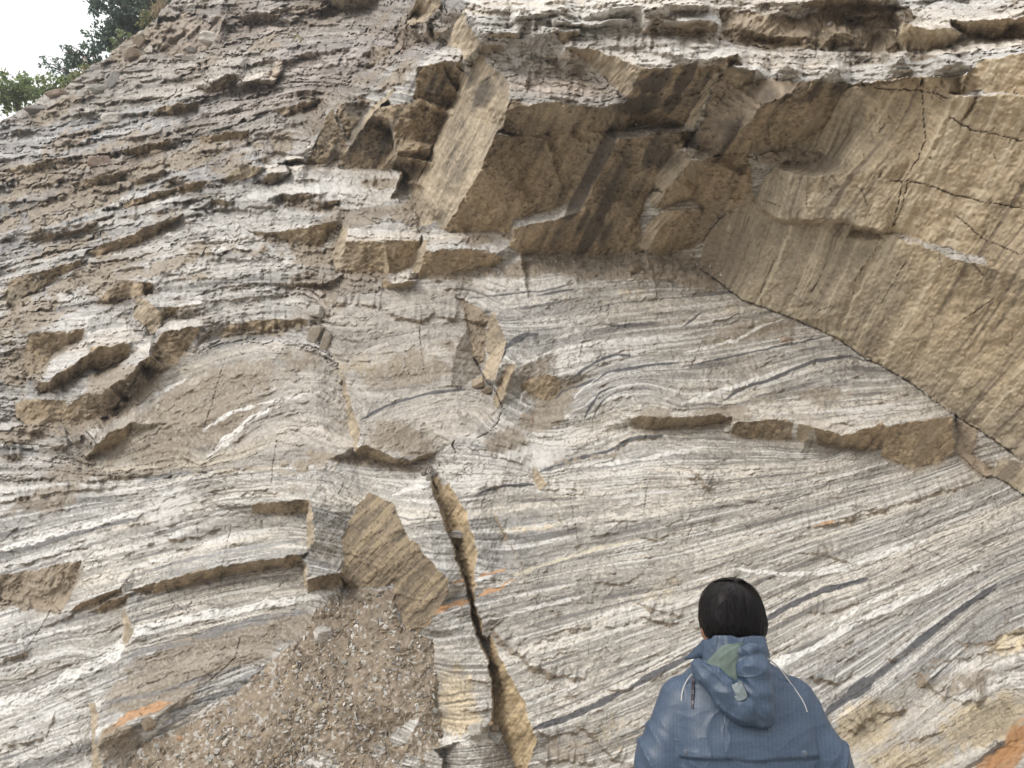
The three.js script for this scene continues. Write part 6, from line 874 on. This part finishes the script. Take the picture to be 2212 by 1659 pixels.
  mesh('hood_tab', sheet([[[1570, 1474, 0.064], [1586, 1478, 0.07], [1600, 1470, 0.072]], [[1580, 1496, 0.07], [1594, 1496, 0.074], [1609, 1488, 0.074]], [[1592, 1514, 0.068], [1604, 1512, 0.07], [1616, 1506, 0.068]]], 0.05), new THREE.MeshStandardMaterial({ color: new THREE.Color().setRGB(0.17, 0.2, 0.21), roughness: 0.35 }), hood);
  // pale piping along the shoulders, draw tape, snaps
  const pale = new THREE.MeshStandardMaterial({ color: new THREE.Color().setRGB(0.5, 0.5, 0.5), roughness: 0.5 });
  for (const L of [[[1648, 1418], [1662, 1425], [1682, 1442], [1706, 1474], [1722, 1496], [1736, 1518], [1743, 1538]], [[1500, 1452], [1488, 1464], [1478, 1482], [1473, 1500], [1472, 1514]]]) mesh('piping', new THREE.TubeGeometry(new THREE.CatmullRomCurve3(L.map(([x, y]) => V3(...on(x, y, 0.0015)))), 30, 0.0021, 6), pale, jacket);
  { const tape = mesh('draw_tape', sheet([[[1494, 1462], [1499, 1462]], [[1494, 1482], [1499, 1482]], [[1493, 1502], [1498, 1502]], [[1493, 1530], [1498, 1530]]], 0.006, 0.002), new THREE.MeshStandardMaterial({ color: new THREE.Color().setRGB(0.06, 0.045, 0.06), roughness: 0.7 }), jacket);
    for (const y of [1466, 1490, 1513]) { const c = []; for (const [dx, a, b] of [[0, 0, 9], [2, 1, 4], [2.4, 5, 8]]) c.push(new THREE.TubeGeometry(new THREE.CatmullRomCurve3([V3(...on(1495.2 + dx, y + a, 0.008)), V3(...on(1495.6 + dx, y + (a + b) / 2, 0.008)), V3(...on(1495.2 + dx, y + b, 0.008))]), 6, 0.0006, 4)); mesh('tape_print', mergeGeometries(c), pale, tape); } }
  for (const [x, y] of [[1483, 1625], [1738, 1627]]) { const p = on(x, y, 0.002), b = mesh('snap', new THREE.SphereGeometry(0.0075, 16, 10).scale(1, 1, 0.4), new THREE.MeshStandardMaterial({ color: new THREE.Color().setRGB(0.1, 0.12, 0.16), roughness: 0.35 }), jacket); b.position.set(...p); }
  // ---- trousers and shoes
  const legF = (x, y, z) => { const ax = Math.abs(x); let d = smin(limb(ax, y, z, [0.06, 0.92, 0.0, 0.13], [0.1, 0.78, 0, 0.1]), limb(ax, y, z, [0.1, 0.78, 0, 0.095], [0.11, 0.46, -0.01, 0.072]), 0.04); d = smin(d, limb(ax, y, z, [0.11, 0.46, -0.01, 0.072], [0.12, 0.08, 0.01, 0.062]), 0.03); d -= 0.005 * n3(x * 14, y * 20, z * 14); return Math.max(d, 0.07 - y, y - 0.96); };
  mesh('trousers', sdfMesh(legF, [-0.3, 0.05, -0.2], [0.3, 1.0, 0.2], 0.014), new THREE.MeshStandardMaterial({ color: new THREE.Color().setRGB(0.04, 0.045, 0.055), roughness: 0.8 }), g);
  for (const s of [-1, 1]) mesh('shoe', sdfMesh((x, y, z) => { let d = limb(x, y, z, [s * 0.12, 0.05, 0.04, 0.045], [s * 0.13, 0.042, -0.15, 0.042]); d = smin(d, limb(x, y, z, [s * 0.12, 0.1, 0.02, 0.048], [s * 0.12, 0.05, 0.02, 0.05]), 0.03); return Math.max(d, 0.012 - y); }, [s * 0.12 - 0.1, -0.01, -0.24], [s * 0.12 + 0.1, 0.18, 0.14], 0.01), new THREE.MeshStandardMaterial({ color: new THREE.Color().setRGB(0.05, 0.042, 0.036), roughness: 0.6 }), g);
  tag(g, 'person with short black hair in a blue hooded rain jacket, seen from behind', 'person');
}

// ------------------------------------------------------------------ loose stones, blocks and rubble lying on the cliff
{
  const ROCK = new THREE.MeshStandardMaterial({ vertexColors: true, roughness: 0.85, flatShading: true });
  function stoneGeo(a, b, c, seed, round, tone, band) { // an angular or worn stone about 2a x 2b x 2c across
    const r = rng(seed), P = [], n = round ? 22 : 9; // cut by flat breaks all round, then roughened
    if (!round) for (const d of [[1, 0, 0], [-1, 0, 0], [0, 1, 0], [0, -1, 0], [0, 0, 1], [0, 0, -1]]) { const v = V3(d[0] + (r() - 0.5) * 0.5, d[1] + (r() - 0.5) * 0.5, d[2] + (r() - 0.5) * 0.5).normalize(); P.push([v.x, v.y, v.z, 0.74 + 0.16 * r()]); }
    for (let k = 0; k < n; k++) { const v = V3(r() - 0.5, r() - 0.5, r() - 0.5).normalize(); P.push([v.x, v.y, v.z, (round ? 0.84 : 0.92) + 0.14 * r()]); }
    const g = new THREE.IcosahedronGeometry(1, 7), p = g.attributes.position, col = [];
    for (let i = 0; i < p.count; i++) {
      const x = p.getX(i), y = p.getY(i), z = p.getZ(i); let q = 1.25; for (const e of P) { const d = e[0] * x + e[1] * y + e[2] * z; if (d > 0.05) q = Math.min(q, e[3] / d); }
      const lay = band ? 0.05 * n2(y * q * 5, 2, seed % 50) : 0; q += 0.035 * n3(x * 4 + seed, y * 4, z * 4) + 0.03 * n3(x * 11, y * 11 + seed, z * 11) + lay; p.setXYZ(i, x * q * a, y * q * b, z * q * c);
      const t = band ? 0.35 * n2(y * q * 6, x * 0.6, seed % 50) : 0.16 * n3(x * 3, y * 3, z * 3 + seed), k = 1 + t + 0.22 * n3(x * 9, y * 9 + seed, z * 9) + 0.16 * n3(x * 19, y * 19, z * 19), dust = sstep(0.0, 0.5, n3(x * 2.2 + 5, y * 2.2, z * 2.2 + seed)) * 0.5;
      col.push(lerp(tone[0], 0.29, dust) * k, lerp(tone[1], 0.235, dust) * k, lerp(tone[2], 0.175, dust) * k);
    }
    g.setAttribute('color', new THREE.BufferAttribute(new Float32Array(col), 3)); g.computeVertexNormals(); return g;
  }
  const PALE = [0.52, 0.5, 0.46], GREY = [0.3, 0.29, 0.27], DARK = [0.12, 0.118, 0.115], TAN = [0.4, 0.335, 0.245], BROWN = [0.27, 0.215, 0.155], RUST = [0.5, 0.29, 0.17], PINK = [0.36, 0.28, 0.23];
  const chipGeo = (seed) => { const r = rng(seed), pts = []; for (let k = 0; k < 14; k++) pts.push(V3(r() - 0.5, (r() - 0.5) * 0.7, (r() - 0.5) * 0.85).normalize().multiply(V3(1, 0.7, 0.85)).multiplyScalar(0.85 + 0.3 * r())); const g = new ConvexGeometry(pts); g.setAttribute('color', new THREE.BufferAttribute(new Float32Array(g.attributes.position.count * 3).fill(1), 3)); return g; };
  function stone(name, label, x, y, w2, h2, tone, seed, o = {}) { // centre, width and height as measured in the survey
    const p = onCliff(x, y + h2 * 0.25), d = Math.hypot(p.x, p.y - 1.6, p.z), m = d / FV, a = w2 * m / 2, b = h2 * m / 2 * 1.05, c = (o.deep ?? 0.8) * Math.min(a, b * 1.4), q = placeAt(x, y, d - c * 0.35);
    const s = mesh(name, stoneGeo(a, b, c, seed, o.round, tone, o.band), ROCK, scene); s.position.copy(q); s.rotation.set(o.rx ?? 0.2, o.ry ?? ((seed * 37 % 60) / 60 - 0.5), o.rz ?? 0); tag(s, label, 'stone', o.group);
  }
  stone('loose_block', 'pale banded loose block lying at the head of the scree fan, below the recess', 697, 1370, 36, 30, PALE, 1, { rz: -0.4, rx: 0.5, ry: 0.5, band: true });
  stone('wedged_stone', 'flat banded stone wedged across the long open crack, above the orange vein', 991, 1154, 36, 17, GREY, 2, { rz: -0.08, band: true, deep: 1.5 });
  stone('stone', 'rounded tan stone lying alone on the brown scree', 688, 1528, 20, 17, TAN, 3, { round: true });
  stone('stone', 'tan brown stone resting at the lower end of the orange vein', 324, 1562, 24, 26, BROWN, 4, { round: true });
  stone('stone', 'small white stone on top of the tan stone at the orange vein', 334, 1549, 12, 8, PALE, 5, {});
  stone('stone', 'orange and white stone on the left rim of the scree', 391, 1597, 16, 9, RUST, 6, { rz: -0.5 });
  stone('stone', 'small round stone standing on the thin ledge of the overhang', 1375, 268, 7, 7, GREY, 7, { round: true });
  stone('earth_clod', 'dark brown clod of earth under the foot of the overhang', 1372, 580, 34, 20, BROWN, 8, { round: true });
  stone('earth_clod', 'reddish clod of earth stuck on the banded slab near the tan wall', 1698, 734, 26, 13, PINK, 9, { round: true });
  stone('stone', 'brown block jammed in the crack below the orange veins', 1040, 1381, 14, 11, BROWN, 10, {});
  stone('stone', 'small reddish stone in the foot of the long crack', 1060, 1562, 9, 6, RUST, 11, { round: true });
  stone('stone', 'white block in the foot of the long crack', 1027, 1576, 28, 24, PALE, 12, { rz: 0.3 });
  stone('stone', 'grey block at the foot of the golden crack wall', 1072, 1594, 28, 18, GREY, 13, { rz: -0.2 });
  stone('stone', 'brown block above the grey one at the foot of the crack', 1068, 1572, 22, 16, BROWN, 14, {});
  stone('boulder', 'tan boulder sitting in the earth gully left of the golden joint face', 1032, 828, 34, 22, TAN, 15, { rz: 0.3 });
  stone('boulder', 'brown boulder below the tan one where the two cracks meet', 1053, 843, 24, 16, BROWN, 16, { rz: 0.5 });
  stone('rock_block', 'upright tan block leaning in the joint left of the raised slab', 681, 722, 28, 44, [0.3, 0.265, 0.215], 17, { rz: -0.35 });
  stone('rock_block', 'pale capped block above the leaning one beside the raised slab', 684, 674, 38, 26, PALE, 18, { rz: -0.1 });
  stone('rock_block', 'slim tan block right of the leaning block', 702, 742, 20, 50, [0.29, 0.25, 0.2], 19, { rz: -0.3 });
  stone('boulder', 'white layered boulder alone on the brown upper left slope', 244, 258, 40, 22, PALE, 20, { rz: 0.15, band: true });
  stone('boulder', 'tall pale boulder by the small green weed', 243, 172, 17, 36, GREY, 21, { rz: -0.35 });
  stone('boulder', 'rounded grey boulder above the small green weed', 212, 193, 30, 15, GREY, 22, { round: true });
  stone('boulder', 'pale boulder left of the small green weed', 180, 206, 22, 13, PALE, 23, { rz: 0.25 });
  stone('rock_slab', 'long grey slab lying on the slope under the shrubs', 82, 236, 50, 10, GREY, 24, { rz: 0.18, deep: 1.5 });
  stone('rock_slab', 'flat pinkish slab just under the crest, right of the long grey slab', 125, 205, 44, 11, PINK, 25, { rz: 0.15, deep: 1.5 });
  stone('boulder', 'small white stone on the crest beside the earth scar', 305, 73, 14, 8, PALE, 26, {});
  stone('boulder', 'dark stone on the crest under the small white one', 300, 92, 18, 26, BROWN, 27, { rz: -0.3 });
  stone('boulder', 'brown block in the hollow below the dark stone on the crest', 287, 118, 34, 18, BROWN, 28, { rz: 0.2 });
  stone('rock_block', 'upper grey block of the little stack by the earth scar', 413, 110, 20, 12, GREY, 29, {});
  stone('rock_block', 'lower grey block of the little stack by the earth scar', 408, 129, 30, 13, GREY, 30, { band: true });
  stone('rock_slab', 'thin pale slab left of the little stack of grey blocks', 392, 122, 28, 6, PALE, 31, { rz: -0.06, deep: 2 });
  stone('rock_slab', 'layered pale slab beside the earth scar, above the stack of grey blocks', 460, 85, 52, 24, PALE, 32, { band: true });
  stone('boulder', 'brown rock with a hollow under it below the dusty band of the upper slope', 340, 330, 28, 12, BROWN, 33, { round: true });
  stone('boulder', 'grey brown broken boulder on the dusty left slope', 215, 350, 42, 24, PINK, 34, { rz: 0.1 });
  // single stones that stand out on the scree
  const LIST = [[834, 1354, 13, 9, PALE, 'pale chip below the oblique joint face'], [787, 1431, 15, 8, PALE, 'flat pale chip in the middle of the scree'], [744, 1430, 14, 9, GREY, 'grey chip left of the flat pale chip on the scree'], [880, 1453, 11, 7, PALE, 'small pale chip on the scree beside the banded pillar'], [857, 1534, 14, 9, PALE, 'pale chip just above the white outcrop in the scree'], [940, 1536, 13, 11, GREY, 'grey stone at the foot of the banded pillar'], [847, 1551, 24, 11, BROWN, 'brown flat stone lying against the white outcrop'], [727, 1511, 10, 7, GREY, 'grey pebble right of the rounded tan stone'], [567, 1484, 11, 8, PALE, 'white chip on the upper left edge of the scree'], [693, 1571, 12, 9, PALE, 'white stone below the rounded tan stone'], [616, 1549, 11, 7, TAN, 'small tan stone in the lower scree'], [540, 1590, 13, 8, GREY, 'grey chip in the lower left scree'], [470, 1622, 12, 8, PALE, 'pale chip low on the left rim of the scree'], [760, 1590, 12, 7, BROWN, 'brown stone left of the small banded outcrop'], [640, 1450, 10, 7, PALE, 'pale chip near the top of the scree, right of its rim'], [800, 1490, 9, 7, TAN, 'tan pebble in the middle of the scree, right of its centre'], [905, 1500, 10, 7, PALE, 'white pebble on the right side of the scree near the pillar'], [860, 1415, 12, 8, BROWN, 'brown stone high on the right side of the scree']];
  LIST.forEach(([x, y, a, b, t, l], i) => stone('stone', l, x, y, a, b, t, 60 + i, { rz: (i % 5 - 2) * 0.2, group: 'single stones on the scree' }));
  // dark fallen pieces where the cracks meet
  [[905, 1012, 9, 8, 'topmost dark chip where the cracks meet'], [916, 1023, 12, 9, 'wide dark chip left in the pocket where the cracks meet'], [930, 1016, 10, 10, 'dark chip under the lip of the raised slab'], [942, 1024, 10, 8, 'dark chip at the head of the long crack'], [925, 1034, 12, 10, 'lowest dark chip where the cracks meet']].forEach(([x, y, a, b, l], i) => stone('stone', l, x, y, a, b, i % 2 ? DARK : GREY, 90 + i, { rz: i * 0.4, group: 'fallen chips where the cracks meet' }));
  // small rubble nobody could count: on the scree, in the earth pockets and along the foot of the overhang
  const rub = (name, label, areas, n, seed, lo, hi, tones) => {
    const r = rng(seed), geo = chipGeo(seed + 3), im = new THREE.InstancedMesh(geo, ROCK, n), M = new THREE.Matrix4(), Q = new THREE.Quaternion(), c = new THREE.Color(); let k = 0, guard = 0;
    while (k < n && guard++ < n * 60) {
      const A = areas[Math.floor(r() * areas.length)], x = lerp(A[0], A[2], r()), y = lerp(A[1], A[3], r()); if (A[4] && !inPoly(A[4], x, y)) continue;
      if (A[5] && n2(x / 40, y / 26, 12) + 0.6 * n2(x / 14, y / 9, 13) < (r() - 0.75)) continue;
      const p = onCliff(x, y), s = Math.hypot(p.x, p.y - 1.6, p.z) / FV * (lo + (hi - lo) * Math.pow(r(), 5)); Q.setFromEuler(new THREE.Euler(r() * 6, r() * 6, r() * 6)); M.compose(p, Q, V3(s, s * (0.5 + 0.5 * r()), s)); im.setMatrixAt(k, M);
      const t = tones[Math.floor(r() * tones.length)], e = 0.75 + 0.5 * r(); im.setColorAt(k, c.setRGB(t[0] * e, t[1] * e, t[2] * e)); k++;
    }
    im.count = k; im.name = numbered(name); im.castShadow = im.receiveShadow = true; scene.add(im); im.userData = { kind: 'stuff', label, category: 'rubble' };
  };
  const scree = FACETS.find((f) => f.name === 'scree_slope').px;
  rub('scree_gravel', 'small pale chips and gravel scattered over the brown scree fan', [[280, 1270, 960, 1680, scree, 1]], 8200, 7, 0.7, 7.5, [PALE, PALE, GREY, BROWN, BROWN, BROWN, TAN]);
  rub('ledge_rubble', 'loose crumbs of rock and earth along the foot of the overhang', [[1080, 548, 1500, 590], [860, 470, 960, 500], [840, 395, 900, 470], [1560, 330, 1760, 350], [1490, 560, 1560, 600], [650, 362, 870, 372]], 620, 8, 0.9, 4.5, [TAN, BROWN, PALE, BROWN]);
  rub('crack_rubble', 'crumbs of pale rock in the earth gully and around the crack', [[990, 650, 1050, 790], [880, 985, 1010, 1040], [1050, 860, 1120, 930], [1000, 1560, 1100, 1640], [1060, 1352, 1270, 1475, [1055, 1352, 1090, 1393, 1150, 1435, 1270, 1468, 1270, 1480, 1200, 1470, 1120, 1440, 1060, 1380]]], 520, 9, 0.8, 4, [PALE, GREY, BROWN]);
  rub('slope_rubble', 'loose stones and crumbs strewn over the weathered upper left slope', [[0, 260, 480, 540], [150, 120, 480, 330], [480, 20, 880, 200], [0, 560, 340, 860]], 1500, 10, 0.8, 5, [PINK, GREY, BROWN, PALE]);
  rub('upper_rubble', 'broken pieces in the earthy band between the upper beds', [[1560, 30, 1930, 112], [1395, 30, 1460, 75]], 300, 11, 1, 6, [BROWN, TAN, GREY]);
}
renderer.render(scene, camera);
